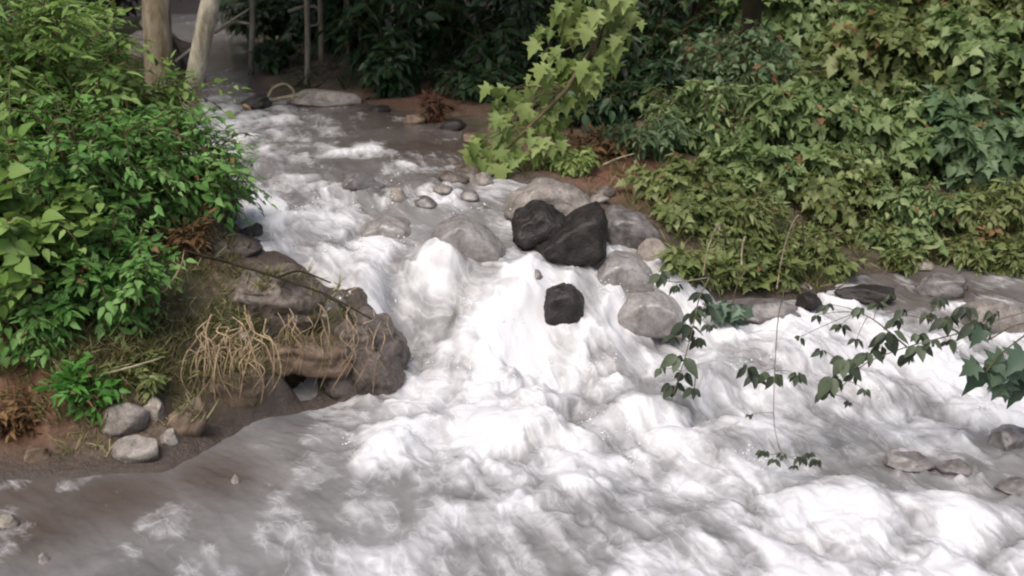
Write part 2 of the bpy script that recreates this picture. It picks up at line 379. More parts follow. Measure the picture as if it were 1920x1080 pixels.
CALM = [(830,470,.22,.4),(1170,510,.24,.95),(1210,585,.30,.95),(1010,510,.26,.85),(700,435,.34,.85),(880,440,.3,.85),(850,530,.34,.7),(600,410,.4,.5),(500,300,.9,.75),
 (470,400,.4,.5),(800,600,.3,.6),(900,640,.4,.6),(620,470,.25,.4),(1480,760,.3,.6),(1600,830,.3,.5),(520,230,.8,.4),(1000,640,.25,.4),(1040,480,.2,.6)]
calm = np.zeros_like(wx)
for px, py, rr, sg in CALM:
    q = pz(px, py, .5)
    for k in range(3): q = pz(px, py, float(waterlevel(q[0], q[1])))
    calm = np.maximum(calm, sg * np.exp(-(((wx - q[0]))**2 + ((wy - q[1]))**2) / rr**2))
RING = [(1012,470,62,.26),(1068,498,80,.3),(1055,588,42,.15),(1170,548,70,.22),(1210,615,86,.25),(875,484,80,.22),(725,456,70,.2),(1180,474,60,.22),(720,745,60,.25),(1430,618,110,.22),
 (672,360,56,.2),(1700,885,50,.16),(1790,895,46,.15),(1885,850,60,.2),(1905,930,50,.16),(1625,570,75,.2),(1760,565,64,.2),(1850,632,90,.25),(998,560,26,.1),(476,446,36,.12)]
ring = np.zeros_like(wx)
for px, py, hw, ry in RING:
    q = pz(px, py, .5)
    for k in range(3): q = pz(px, py, float(waterlevel(q[0], q[1])))
    rx = hw * q[1] / F; dd = np.hypot((wx - q[0]) / rx, (wy - q[1] - ry * .75) / ry)
    ring = np.maximum(ring, np.exp(-((dd - 1.12) / .2)**2) * (.55 + .45 * np.sin(np.arctan2(wy - q[1], wx - q[0]) * 3 + px)))
wfoam = np.clip(wfoam + .5 * ring * sstep(-.2, .5, wfoam), -.3, 1.15)
# relief
f01 = np.clip(wfoam, 0, 1)
gxz = (waterlevel(wx + .05, wy) - waterlevel(wx - .05, wy)) / .1; gyz = (waterlevel(wx, wy + .05) - waterlevel(wx, wy - .05)) / .1
slope = sstep(.12, .6, np.hypot(gxz, gyz)); slope = np.where(wy > 12.5, 0, slope)
wxp = wx + .10 * perlin(wx * 2.1, wy * 2.1, 9); wyp = wy + .10 * perlin(wx * 2.1, wy * 2.1, 19)
big = fbm(fu * .9, fv * 1.9, 2, 3, .5)
bl = billow(wxp * 2.3, wyp * 1.8, 1.5, 5, .46)
bf = billow(fu * 1.6, fv * 4.2, 4.5, 4, .45)
relief = (.010 + .06 * f01) * big
relief += (.01 + .13 * f01 * (1 - slope * .35)) * (bl - .45) * sstep(-.1, .5, wfoam)
relief += slope * .13 * (bf - .4)
relief += .010 * fbm(fu * 2.5, fv * 9, 7, 4, .55) * (1 - f01)
sk = fbm(fu * 1.8 + .3 * perlin(wx * 2, wy * 2, 77), fv * 13, 3, 4, .6)
relief += slope * .026 * sk * (1 - .4 * calm) + .007 * (1 - slope) * sk * (.3 + f01)
relief += .012 * f01 * (billow(wx * 12, wy * 12, 2, 3, .5) - .4)
relief *= 1 - .82 * calm
relief += .045 * ring * (.5 + billow(wx * 7, wy * 7, 5, 3, .5))
far = sstep(11, 15, wy); relief *= (1 - .55 * far)
relief *= sstep(-.02, .22, wsd) * .85 + .15
BUMP = [ # px, py, half width px, half depth m, height m
 (1010,515,85,.18,.15),(860,520,95,.2,.06),(770,500,60,.18,.03),(700,435,70,.22,.12),(870,440,75,.2,.09),
 (600,440,60,.2,.08),(540,390,60,.25,.09),(960,590,60,.15,.08),(1110,650,60,.18,.12),(1000,660,90,.15,.1),(820,650,60,.16,.1),(1350,700,60,.18,.1),
 (1200,760,90,.2,.12),(1000,800,110,.25,.10),(1400,820,120,.25,.12),(1650,720,110,.25,.12),(1850,760,80,.22,.07),(1100,930,130,.3,.08),(1550,920,120,.25,.07),
 (730,830,60,.15,.10),(680,345,60,.2,.05),(480,300,50,.4,.10),(640,215,90,.5,.06),(1760,950,120,.2,.08),(1350,980,140,.3,.08),(1500,650,70,.2,.1)]
for px, py, hw, dp, hh in BUMP:
    q = pz(px, py, .5)
    for k in range(3): q = pz(px, py, float(waterlevel(q[0], q[1])) + hh * .5)
    sx = hw * q[1] / F
    w_ = 1 - ((wx - q[0]) / sx)**2 - ((wy - q[1]) / dp)**2
    relief += hh * np.where(w_ > -1.5, np.exp(-((1 - np.clip(w_, -1.5, 1)))**1.5 * .9) * sstep(-1.5, -.6, w_), 0)
wz = wz + relief
wz = np.where(wsd < 0, wz - np.clip(-wsd, 0, .3) * .35, wz)
ox = .05 * f01 * perlin(wx * 5, wy * 5, 31) ; oy = .05 * f01 * perlin(wx * 5, wy * 5, 41)
murk = np.zeros_like(wx)
for px, py, rr in [(40,915,.75),(220,930,.6),(400,890,.45),(60,980,.5),(830,275,1.7),(740,225,1.6),(450,120,2.5),(1760,540,.9)]:
    q = pz(px, py, .0 if py > 600 else (1.2 if px < 1000 else .3)); murk = np.maximum(murk, np.exp(-((wx - q[0])**2 + (wy - q[1])**2) / rr**2))
wm = mesh_np('river', np.stack([wx + ox, wy + oy, wz], 1), wf,
    {'foam': ('POINT', wfoam), 'calm': ('POINT', calm), 'strand': ('POINT', sk), 'murk': ('POINT', murk), 'hollow': ('POINT', np.clip((bl - .1) * 1.4, 0, 1)), 'slope': ('POINT', slope), 'flow': ('POINT', np.stack([fu, fv, np.zeros_like(fu)], 1))})
m, n, l, p = mat_new('white_water')
geo = n.new('ShaderNodeNewGeometry')
fl = attr(n, 'flow')
mp = n.new('ShaderNodeMapping'); mp.inputs['Scale'].default_value = (1.3, 4.4, 1); l.new(fl.outputs['Vector'], mp.inputs[0])
st = noise(n, l, 1.3, 5, .5, mp.outputs[0], .5)
tb = noise(n, l, 1.7, 5, .52, geo.outputs['Position'], .7)
fine = noise(n, l, 14, 6, .65, geo.outputs['Position'], .6)
fpos = math_(n, l, 'MAXIMUM', attr(n, 'foam').outputs['Fac'], 0.0, True)
mp3 = n.new('ShaderNodeMapping'); mp3.inputs['Scale'].default_value = (.8, 6.5, 1); l.new(fl.outputs['Vector'], mp3.inputs[0])
st2 = noise(n, l, 1.9, 6, .6, mp3.outputs[0], .3)
mxk = n.new('ShaderNodeMix'); mxk.data_type = 'FLOAT'; l.new(fpos, mxk.inputs[0]); l.new(st2.outputs['Fac'], mxk.inputs[2]); l.new(tb.outputs['Fac'], mxk.inputs[3])
k = math_(n, l, 'ADD', math_(n, l, 'MULTIPLY', st.outputs['Fac'], .5), math_(n, l, 'MULTIPLY', mxk.outputs[0], .5))
k = math_(n, l, 'SUBTRACT', k, .5)
ck = math_(n, l, 'SUBTRACT', 1.0, math_(n, l, 'MULTIPLY', attr(n, 'calm').outputs['Fac'], .7))
k = math_(n, l, 'MULTIPLY', math_(n, l, 'MULTIPLY', k, math_(n, l, 'ADD', 1.7, math_(n, l, 'MULTIPLY', math_(n, l, 'MAXIMUM', attr(n, 'foam').outputs['Fac'], 0.0), 1.9))), ck)
k = math_(n, l, 'ADD', k, math_(n, l, 'MULTIPLY', math_(n, l, 'SUBTRACT', fine.outputs['Fac'], .5), .32))
h = math_(n, l, 'MULTIPLY', math_(n, l, 'SUBTRACT', attr(n, 'hollow').outputs['Fac'], .45), 1.05)
mp2 = n.new('ShaderNodeMapping'); mp2.inputs['Scale'].default_value = (2.2, 5.0, 1); l.new(fl.outputs['Vector'], mp2.inputs[0])
lc = noise(n, l, 1.3, 4, .5, mp2.outputs[0], .9)
lace = math_(n, l, 'SUBTRACT', 1.0, math_(n, l, 'MULTIPLY', math_(n, l, 'ABSOLUTE', math_(n, l, 'SUBTRACT', lc.outputs['Fac'], .5)), 11.0), True)
lace = math_(n, l, 'POWER', lace, 1.6)
h = math_(n, l, 'ADD', h, math_(n, l, 'MULTIPLY', math_(n, l, 'SUBTRACT', lace, .2), .30))
tot = math_(n, l, 'ADD', math_(n, l, 'ADD', attr(n, 'foam').outputs['Fac'], k), h)
fr = ramp(n, [(.12, (0, 0, 0)), (.48, (.30, .30, .30)), (.76, (.64, .64, .64)), (1.0, (1, 1, 1))]); tot = math_(n, l, 'ADD', math_(n, l, 'MULTIPLY', tot, .78), math_(n, l, 'MULTIPLY', attr(n, 'strand').outputs['Fac'], .16)); l.new(tot, fr.inputs['Fac'])
wc0 = ramp(n, [(.3, (.125, .122, .122)), (.7, (.24, .238, .24))]); l.new(tb.outputs['Fac'], wc0.inputs['Fac'])
wcm = mixc(n, l, math_(n, l, 'MULTIPLY', attr(n, 'murk').outputs['Fac'], .85), wc0.outputs['Color'], (.060, .043, .034))
cc = mixc(n, l, fr.outputs['Color'], wcm, (.55, .556, .575)); l.new(cc, p.inputs['Base Color'])
l.new(math_(n, l, 'ADD', .12, math_(n, l, 'MULTIPLY', fr.outputs['Color'], .6)), p.inputs['Roughness'])
p.inputs['Specular IOR Level'].default_value = .5; p.inputs['IOR'].default_value = 1.33
bp = n.new('ShaderNodeBump'); bp.inputs['Strength'].default_value = .35; bp.inputs['Distance'].default_value = .03
l.new(math_(n, l, 'ADD', math_(n, l, 'MULTIPLY', st.outputs['Fac'], .8), math_(n, l, 'MULTIPLY', fine.outputs['Fac'], .45)), bp.inputs['Height'])
l.new(bp.outputs[0], p.inputs['Normal'])
tag(link('river', wm, m), 'foaming white water rushing down a stony cascade into a murky pool', kind='structure')

# spray thrown up where the water breaks
def spray(label, spots, n_, seed):
    r_ = np.random.default_rng(seed); V0, F0 = [], []
    ph = (1 + 5**.5) / 2
    O = np.array([(1,0,0),(-1,0,0),(0,1,0),(0,-1,0),(0,0,1),(0,0,-1)], float); T = np.array([(0,2,4),(2,1,4),(1,3,4),(3,0,4),(2,0,5),(1,2,5),(3,1,5),(0,3,5)])
    P = []; S = []
    for px, py, wpx, h_ in spots:
        q = pz(px, py, .5)
        for k in range(3): q = pz(px, py, float(waterlevel(q[0], q[1])) + .08)
        m_ = int(n_ * wpx / 100); cl = r_.normal(size=(max(2, m_ // 30), 3)) * np.array([wpx * q[1] / F * .45, .10, .0]) + q
        c = cl[r_.integers(0, len(cl), m_)]; up_ = np.abs(r_.normal(size=m_)) * h_
        P.append(c + r_.normal(size=(m_, 3)) * np.array([.045, .045, .02]) + np.stack([0 * up_, 0 * up_, up_], 1)); S.append(.002 + .008 * r_.random(m_)**4)
    P = np.concatenate(P); S = np.concatenate(S) 
    A = O[None] * S[:, None, None] * r_.uniform(.7, 1.3, (len(P), 6, 1)) + P[:, None]
    Fc = (T[None] + (np.arange(len(P)) * 6)[:, None, None]).reshape(-1, 3)
    m, n, l, p = mat_new('spray_drops'); p.inputs['Base Color'].default_value = (.75, .76, .78, 1); p.inputs['Roughness'].default_value = .4
    tag(link('water_spray', mesh_np('water_spray', A.reshape(-1, 3), Fc), m), label, 'spray', kind='stuff')
spray('fine white droplets thrown up where the cascade breaks over stones', [(760,470,120,.05),(700,480,80,.05),(590,480,120,.05),(1215,545,100,.03),(1280,540,60,.05),
   (1040,600,90,.04),(930,580,120,.04),(770,640,80,.07),(760,690,90,.06),(850,710,160,.07),(1000,720,160,.07),(1150,690,140,.06),(1250,640,110,.05),(1350,700,140,.05),(1500,640,160,.04),(1650,630,140,.04),(1800,650,160,.04),
   (1650,740,180,.05),(1850,760,150,.05),(1100,800,200,.04),(900,790,160,.05),(720,830,120,.05),(1300,860,200,.04),(1120,660,80,.05),(730,345,40,.10),(640,395,90,.04),(780,385,80,.04),(880,400,70,.03),(960,400,40,.03),(440,360,80,.04),(520,395,90,.04),(690,560,60,.05)], 45, 11)

# ------------------------------------------------------------------ rocks
_ico = {}
def ico(sub):
    if sub not in _ico:
        import bmesh
        bm = bmesh.new(); bmesh.ops.create_icosphere(bm, subdivisions=sub, radius=1)
        _ico[sub] = (np.array([v.co[:] for v in bm.verts]), np.array([[v.index for v in f.verts] for f in bm.faces])); bm.free()
    return _ico[sub]
def rock_mesh(name, sx, sy, sz, seed, cuts=9, rough=.10, sub=4):
    cuts = int(cuts * 1.6)
    V, Fc = ico(sub); V = V.copy(); r_ = np.random.default_rng(seed)
    for i in range(cuts):
        d = r_.normal(size=3); d[2] = abs(d[2]) * .9; d /= np.linalg.norm(d); o = r_.uniform(.5, .82)
        t = V @ d - o; V -= np.outer(np.clip(t, 0, None) * .97, d)
    o = seed * 3.7
    V *= (1 + rough * fbm(V[:, 0] * 1.3 + o, V[:, 1] * 1.3, V[:, 2] * 1.3, 4, .5) * 1.5)[:, None]
    V *= (1 + rough * .45 * fbm(V[:, 0] * 4 + o, V[:, 1] * 4, V[:, 2] * 4, 4, .6))[:, None]
    V = V / np.abs(V).max(0) * np.array([sx, sy, sz])
    return mesh_np(name, V, Fc)
rid = 0
def rock(name, label, cat, px, pyb, wpx, hpx, mat, depth=.8, rz=0, tilt=0, cuts=9, rough=.1, group=None, sink=.22, seed=None, sub=4, zadd=0.0):
    """a stone whose foot shows at (px, pyb) and which is wpx by hpx large in the picture"""
    global rid; rid += 1
    q = hit(px, pyb); s = q[1] / F
    hx = wpx * s / 2; hz = hpx * s / 2 * 1.02; hy = hx * depth
    hzz = hz * (1 + sink)
    o = link(name, rock_mesh(name, hx, hy, hzz, seed or rid * 13 + 5, cuts, rough, sub), M[mat])
    o.location = (q[0] * (q[1] + hy * .7) / q[1], q[1] + hy * .7, q[2] + zadd + hz * (1 - sink)); o.rotation_euler = (0, R(tilt), R(rz))
    tag(o, label, cat, group); return o

def hull_rock(name, label, cat, outline, y, depth, mat, rough=.05, seed=1, group=None, taper=.72, strata=0.0):
    """a stone with the given silhouette, standing at distance y and depth metres thick"""
    import bmesh
    P = np.array([pd(px, py, y) for px, py in outline]); c = P.mean(0); r_ = np.random.default_rng(seed)
    bm = bmesh.new()
    for sc_, dy in ((taper, -.5), (.96, -.22), (1.0, 0.05), (.9, .35), (.6, .55)):
        for q in P:
            v = c + (q - c) * sc_ * (1 + r_.normal() * .03); bm.verts.new((v[0] - c[0], v[1] - c[1] + dy * depth, v[2] - c[2]))
    bmesh.ops.convex_hull(bm, input=bm.verts); loose = [v for v in bm.verts if not v.link_faces]; bmesh.ops.delete(bm, geom=loose, context='VERTS')
    bmesh.ops.triangulate(bm, faces=bm.faces)
    for _ in range(3):
        big = [e for e in bm.edges if e.calc_length() > depth * .06]
        if big: bmesh.ops.subdivide_edges(bm, edges=big, cuts=1); bmesh.ops.triangulate(bm, faces=bm.faces)
    for _ in range(3): bmesh.ops.smooth_vert(bm, verts=bm.verts, factor=.5, use_axis_x=True, use_axis_y=True, use_axis_z=True)
    V = np.array([v.co[:] for v in bm.verts]); k = 1 / depth; bm.normal_update(); Nn = np.array([v.normal[:] for v in bm.verts])
    V = V + Nn * (depth * rough * (fbm(V[:, 0] * 2.5 * k + seed, V[:, 1] * 2.5 * k, V[:, 2] * 2.5 * k, 5, .6) + strata * perlin(V[:, 0] * 1.2, V[:, 1] * 1.2 + seed, V[:, 2] * 26 + 1.2 * V[:, 0]) ))[:, None]
    Fc = np.array([[v.index for v in f.verts] for f in bm.faces]); bm.free()
    o = link(name, mesh_np(name, V, Fc), M[mat]); o.location = c
    tag(o, label, cat, group); return o
yb = hit(1060, 488)[1]
hull_rock('river_rock', 'lavender grey dome of rock behind the pair of black boulders', 'rock', [(948,400),(962,362),(1010,342),(1062,348),(1105,372),(1128,410),(1060,425),(980,420)], yb + .95, .6, 'rock_grey', .07, 55, strata=.3)
hull_rock('river_rock', 'low rough grey brown rock reaching from the hanging branch into the upper river', 'rock', [(800,352),(835,318),(880,305),(940,318),(960,350),(900,368),(830,366)], 11.35, .7, 'rock_ledge', .09, 57, strata=.5)
hull_rock('river_rock', 'mossy grey rock between the angular black boulder and the pale trickle stone', 'rock', [(1125,420),(1150,392),(1200,398),(1235,430),(1240,470),(1180,478),(1130,465)], yb + .62, .5, 'rock_wet', .07, 59)
hull_rock('boulder', 'rounded black wet boulder, left one of the touching pair at the head of the cascade', 'boulder', [(958,425),(970,400),(1000,386),(1035,388),(1062,408),(1066,436),(1040,458),(985,458),(962,446)], yb + .30, .55, 'rock_black', .07, 21)
hull_rock('boulder', 'large angular black boulder with slanted top, right one of the touching pair', 'boulder', [(995,455),(1035,432),(1080,402),(1122,384),(1134,390),(1138,470),(1122,488),(1060,492),(1010,478)], yb + .18, .62, 'rock_black', .04, 34)
hull_rock('boulder', 'small dark grey boulder alone in the middle of the falling white water', 'boulder', [(1014,572),(1024,546),(1046,534),(1078,536),(1094,558),(1096,592),(1062,612),(1018,604)], hit(1055, 588)[1] + .05, .34, 'rock_black', .06, 8)
hull_rock('boulder', 'upper of two smooth warm grey boulders glazed by water right of the cascade', 'boulder', [(1106,552),(1112,505),(1145,476),(1190,478),(1222,508),(1234,556)], hit(1170, 548)[1] + .12, .5, 'rock_glaze', .03, 63, taper=.8)
hull_rock('boulder', 'lower and rounder of two smooth warm grey boulders glazed by water right of the cascade', 'boulder', [(1128,622),(1142,578),(1180,544),(1235,545),(1275,574),(1292,624)], hit(1210, 615)[1] + .12, .55, 'rock_glaze', .03, 64, taper=.8)
hull_rock('boulder', 'smooth grey hump glazed by water left of the rounded black boulder', 'boulder', [(800,492),(815,428),(860,404),(905,420),(945,462),(950,494)], hit(875, 478)[1] + .2, .5, 'rock_glaze', .04, 65, taper=.8)
hull_rock('boulder', 'dark wet hump between white crests at the top of the cascade', 'boulder', [(660,466),(680,425),(725,405),(770,420),(790,462)], hit(725, 452)[1] + .22, .45, 'rock_glaze', .05, 66, taper=.8)
rock('boulder', 'half submerged dark stone just left of the small mid-cascade boulder', 'boulder', 998, 560, 40, 50, 'rock_wet', .8, 0, 10, seed=9, zadd=.05)
rock('boulder', 'brown rounded boulder at the water edge under the leafy bush', 'boulder', 392, 440, 110, 74, 'rock_brown', .9, 0, 12, 6, .10, seed=44)
rock('flat_stone', 'small flat black stone in the rapid beside the brown bank boulder', 'stone', 476, 446, 66, 26, 'rock_black', .7, 5, 0, 6, .08)
rock('rock_slab', 'long pinkish brown slab lowest in the rapid above the bank ledge', 'rock', 420, 484, 150, 44, 'rock_ledge', .8, -8, 6, 8, .08, seed=61)
hull_rock('rock_slab', 'wide grey slab under dark wet stain on top of the left bank ledge', 'rock', [(425,530),(470,508),(540,512),(600,545),(630,590),(600,640),(520,640),(440,620),(410,570)], 8.42, .6, 'rock_ledge', .10, 73, strata=.9)
hull_rock('rock_slab', 'dark grey slab at the outer edge of the ledge where water slides past', 'rock', [(590,560),(640,556),(700,596),(730,640),(690,660),(620,630)], 8.45, .45, 'rock_wet', .10, 71, strata=.8)
hull_rock('rock_slab', 'overhanging brown slab above the dark hollow of the left bank', 'rock', [(470,650),(520,628),(600,630),(660,650),(672,690),(620,700),(540,692),(480,680)], 8.08, .5, 'rock_brown', .08, 77, strata=.9)
hull_rock('boulder', 'big streaked brown boulder at the tip of the left bank below the falls', 'boulder', [(610,660),(640,600),(690,588),(735,612),(762,660),(760,720),(720,760),(640,765),(605,720)], 8.22, .6, 'rock_ledge', .08, 83, strata=.9)
hull_rock('rock_slab', 'low brown block left of the dark hollow under the hanging roots', 'rock', [(395,700),(430,670),(490,680),(508,720),(500,790),(430,810),(390,770)], 7.78, .4, 'rock_brown', .09, 85, strata=.9)
rock('boulder', 'dark wet stone poking from the foam on top of the streaked bank boulder', 'stone', 690, 615, 46, 40, 'rock_black', .8, 0, 10, 7, .1)
rock('rock_slab', 'brown layered slab between hanging roots and stone pile', 'rock', 360, 820, 80, 95, 'rock_brown', .6, 25, 30, 8, .1, seed=92)
for px, py, w_, h_, dd in [(1700,885,104,34,'leftmost, broad and low'),(1790,895,86,32,'middle one, small'),(1885,850,120,50,'highest, at the right edge'),(1905,932,96,34,'lowest, at the right edge')]:
    rock('boulder', 'dark grey rock awash in the lower right foam, ' + dd, 'rock', px, py, w_, h_, 'rock_wet', .8, random.uniform(-20, 20), 0, 8, .1, 'rocks awash at the lower right')
SP = 'stones piled at the foot of the left bank'
rock('bank_stone', 'dull grey stone with flat top, at the back of the bank stone pile', 'stone', 235, 815, 108, 72, 'rock_grey', .8, 10, -5, 8, .08, SP, seed=101)
rock('bank_stone', 'cream coloured wedge stone resting on top of the bank stone pile', 'stone', 295, 800, 62, 50, 'rock_pale', .7, -20, 28, 10, .08, SP, seed=107, zadd=.05)
rock('bank_stone', 'large pale rounded stone lowest in the bank stone pile at the waterline', 'stone', 262, 872, 108, 62, 'rock_grey', .8, 0, 0, 6, .08, SP, seed=113)
rock('bank_stone', 'small grey stone at the river end of the bank stone pile', 'stone', 322, 838, 48, 42, 'rock_grey', .8, 0, 0, 8, .08, SP, seed=117)
rock('bank_stone', 'small brown stone half buried left of the bank stone pile', 'stone', 70, 868, 62, 40, 'rock_brown', .8, 0, 0, 8, .08, SP, seed=119)
rock('pool_stone', 'pale round stone alone at the left edge of the calm pool', 'stone', 16, 992, 44, 36, 'rock_pale', .8, 0, 0, 6, .05, seed=121)
rock('pool_stone', 'tiny white pebble tip standing out of the brown pool', 'stone', 442, 908, 20, 20, 'rock_pale', .8, 0, 0, 6, .05, seed=123)
rock('pool_stone', 'small pale stone breaking the surface near the bottom of the brown pool', 'stone', 82, 1062, 28, 28, 'rock_pale', .8, 0, 0, 6, .05, seed=125)
rock('rock_slab', 'long grey slab lying along the right waterline with a dark notch', 'rock', 1430, 618, 215, 50, 'rock_wet', .5, -4, 2, 8, .10, seed=131, zadd=.05)
rock('boulder', 'black stone at the right end of the long grey slab', 'stone', 1512, 592, 56, 36, 'rock_black', .8, 0, 0, 8, .1, seed=133, zadd=.06)
rock('boulder', 'black flat boulder in the quiet water behind the leafy twigs', 'boulder', 1625, 570, 140, 38, 'rock_black', .6, 0, 3, 8, .1, seed=137)
rock('boulder', 'low grey boulder at the foot of the right bank mud', 'boulder', 1760, 560, 120, 52, 'rock_wet', .7, 0, 0, 8, .1, seed=141)
rock('boulder', 'broad brownish grey boulder in the right side channel', 'boulder', 1850, 628, 170, 70, 'rock_grey', .7, 0, 4, 7, .08, seed=143)
rock('boulder', 'pale upright stone with white trickle on the right of the cascade', 'stone', 1222, 492, 76, 56, 'rock_pale', .8, 0, 0, 9, .08, seed=147)
rock('boulder', 'smooth dark rock hump in the upper river where it starts to drop', 'boulder', 672, 360, 105, 36, 'rock_wet', .8, 0, 0, 5, .08, seed=151)
rock('boulder', 'black rock at the far bend of the upper river', 'boulder', 482, 203, 62, 26, 'rock_black', .8, 0, 0, 8, .1, seed=153)
rock('boulder', 'long pale rock behind the far bend of the river', 'boulder', 600, 200, 165, 28, 'rock_grey', .5, 0, 2, 5, .08, seed=155)
GP = 'wet stones heaped beside the upper river'
pile = [(850,345,60,30),(905,352,62,34),(960,350,56,28),(880,378,58,28),(935,385,50,26),(985,376,56,28),(930,362,40,22),(1120,384,40,24),(1010,395,44,22),(830,362,36,18),
        (1110,398,46,26),(1060,400,40,20),(960,405,38,18),(905,400,34,16),(1150,415,40,22),(800,385,44,18),(1020,350,50,24),(870,325,46,20),(1130,372,50,26),(1190,432,46,26)]
desc = ['leftmost of the back row near the dark water','second from the left in the back row','at the middle of the back row','in the middle row near foam','next to white splash',
 'centre of the heap behind the round black boulder','brownish, squeezed behind the lavender grey dome','under the leaning olive leaves, right of the dome','wedged behind the round black boulder','lowest left, lapped by water',
 'above the right shoulder of the angular boulder','squeezed between larger ones behind the black pair','small, in foam left of the black pair','small, in foam at the front left','lone, right of the angular boulder',
 'flat, awash left of the heap','top row under the hanging branch','farthest up at the river bend','topmost right under the shrubs','lowest right beside the trickle']
keepers = [0, 1, 3, 5, 7, 8, 9, 11, 13, 15, 16, 18, 19]; pile = [pile[i] for i in keepers]; desc = [desc[i] for i in keepers]
for (px, py, w_, h_), dd in zip(pile, desc):
    rock('river_stone', 'wet stone in the heap, ' + dd, 'stone', px, py, w_ * random.uniform(.8, 1.25), h_ * .85, random.choice(['rock_grey', 'rock_wet', 'rock_ledge', 'rock_wet']), .8, random.uniform(-40, 40), random.uniform(-15, 15), 8, .1, GP, sub=3)
for k, (px, py, w_, h_, mt, dd) in enumerate([(655,195,50,16,'rock_black','dark, at the end of the long pale rock'),(712,215,60,18,'rock_black','black, flat, at the far waterline below the drooping dark bush'),(775,232,52,20,'rock_brown','brown, at the far waterline left of the rusty weed'),(845,246,60,20,'rock_black','dark, at the far waterline right of the rusty weed'),(885,268,50,22,'rock_brown','brown, at the far waterline by the hanging branch'),(262,110,50,60,'rock_pale','pale, added for the bright glimpses between the left bushes and the blotched trunk'),(280,60,40,50,'rock_pale','pale, added for the bright glimpses farther up behind the blotched trunk'),  # the two pale stones by the blotched trunk are added for bluish white glimpses
        (745,380,38,30,'rock_pale','tall thin, wet and white, where the upper river drops'),(800,392,46,22,'rock_wet','dark, awash between foam below the upper river'),
        (1465,548,40,18,'rock_pale','pale, dry, tucked under grass at the right waterline'),(1510,545,34,16,'rock_pale','pale, second under grass at the right waterline'),
        (1730,508,50,20,'rock_pale','pale buff, on the mud shelf of the right bank'),(1800,500,60,22,'rock_grey','grey, beside pale one on the right mud shelf'),
        (380,470,40,18,'rock_brown','brown chip under the dry brown weeds'),(455,640,46,22,'rock_pale','pale chip among grass on the left bank top'),(330,640,40,22,'rock_grey','grey chip amid grass above hanging roots'),(130,655,44,20,'rock_grey','blue grey chip under the left bush')]):
    rock('small_stone', 'small stone, ' + dd, 'stone', px, py, w_, h_, mt, .8, random.uniform(-30, 30), 0, 8, .1, sub=3)

# ------------------------------------------------------------------ leaves
def leaf_template(kind):
    if kind == 'ovate':
        out = [(0,0),(.16,.12),(.25,.32),(.23,.55),(.13,.8),(0,1.05),(-.13,.8),(-.23,.55),(-.25,.32),(-.16,.12)]
    elif kind == 'lance':
        out = [(0,0),(.10,.15),(.14,.4),(.10,.75),(0,1.1),(-.10,.75),(-.14,.4),(-.10,.15)]
    elif kind == 'broad':
        out = [(0,.04),(.22,-.06),(.42,.12),(.45,.36),(.34,.62),(.16,.85),(0,1.05),(-.16,.85),(-.34,.62),(-.45,.36),(-.42,.12),(-.22,-.06)]
    elif kind == 'palmate':
        out = [(0,.02),(.16,-.06),(.46,-.02),(.28,.18),(.62,.42),(.28,.44),(.26,.62),(.14,.72),(0,1.08),(-.14,.72),(-.26,.62),(-.28,.44),(-.62,.42),(-.28,.18),(-.46,-.02),(-.16,-.06)]
    o = np.array(out, float); n_ = len(o)
    V = np.zeros((n_ + 2, 3)); V[:n_, :2] = o; V[n_] = (0, .3, 0); V[n_ + 1] = (0, .62, 0)
    z = lambda x, y: .30 * np.abs(x) - .22 * y**2 + .02 * np.sin(9 * y + 5 * x)
    V[:, 2] = z(V[:, 0], V[:, 1])
    T = []
    for i in range(n_):
        j = (i + 1) % n_; ym = (o[i, 1] + o[j, 1]) / 2
        T.append((i, j, n_ if ym < .46 else n_ + 1))
    # bridge between the two midrib points
    r_ = [i for i in range(n_ // 2) if ((o[i, 1] + o[i+1, 1]) / 2 < .46) != ((o[i+1, 1] + o[(i+2) % n_, 1]) / 2 < .46)]
    for i in r_:
        T.append((n_, i + 1, n_ + 1)); T.append((n_, n_ + 1, (n_ - i - 1) % n_))
    return V, np.array(T)
TPL = {k: leaf_template(k) for k in ('ovate', 'lance', 'broad', 'palmate')}
_lm = {}
def leaf_variants(kind, mat):
    key = (kind, mat)
    if key not in _lm:
        V, T = TPL[kind]; L_ = []
        for i in range(9):
            W = V.copy(); W[:, 2] += .10 * math.sin(i) * V[:, 0] + .12 * math.cos(i * 2.3) * V[:, 1]**2; W[:, 0] *= .88 + .03 * i
            me = mesh_np('leaf', W, T, {'tint': ('FACE', np.full(len(T), .08 + .105 * i))}); me.materials.append(M[mat]); L_.append(me)
        _lm[key] = L_
    return _lm[key]
def frames(D, N):
    """rotation matrices with columns x, y(=leaf direction), z(=leaf normal)"""
    D = D / np.linalg.norm(D, axis=1)[:, None]
    N = N - (N * D).sum(1)[:, None] * D; N /= np.linalg.norm(N, axis=1)[:, None] + 1e-9
    X = np.cross(D, N); return np.stack([X, D, N], 2)
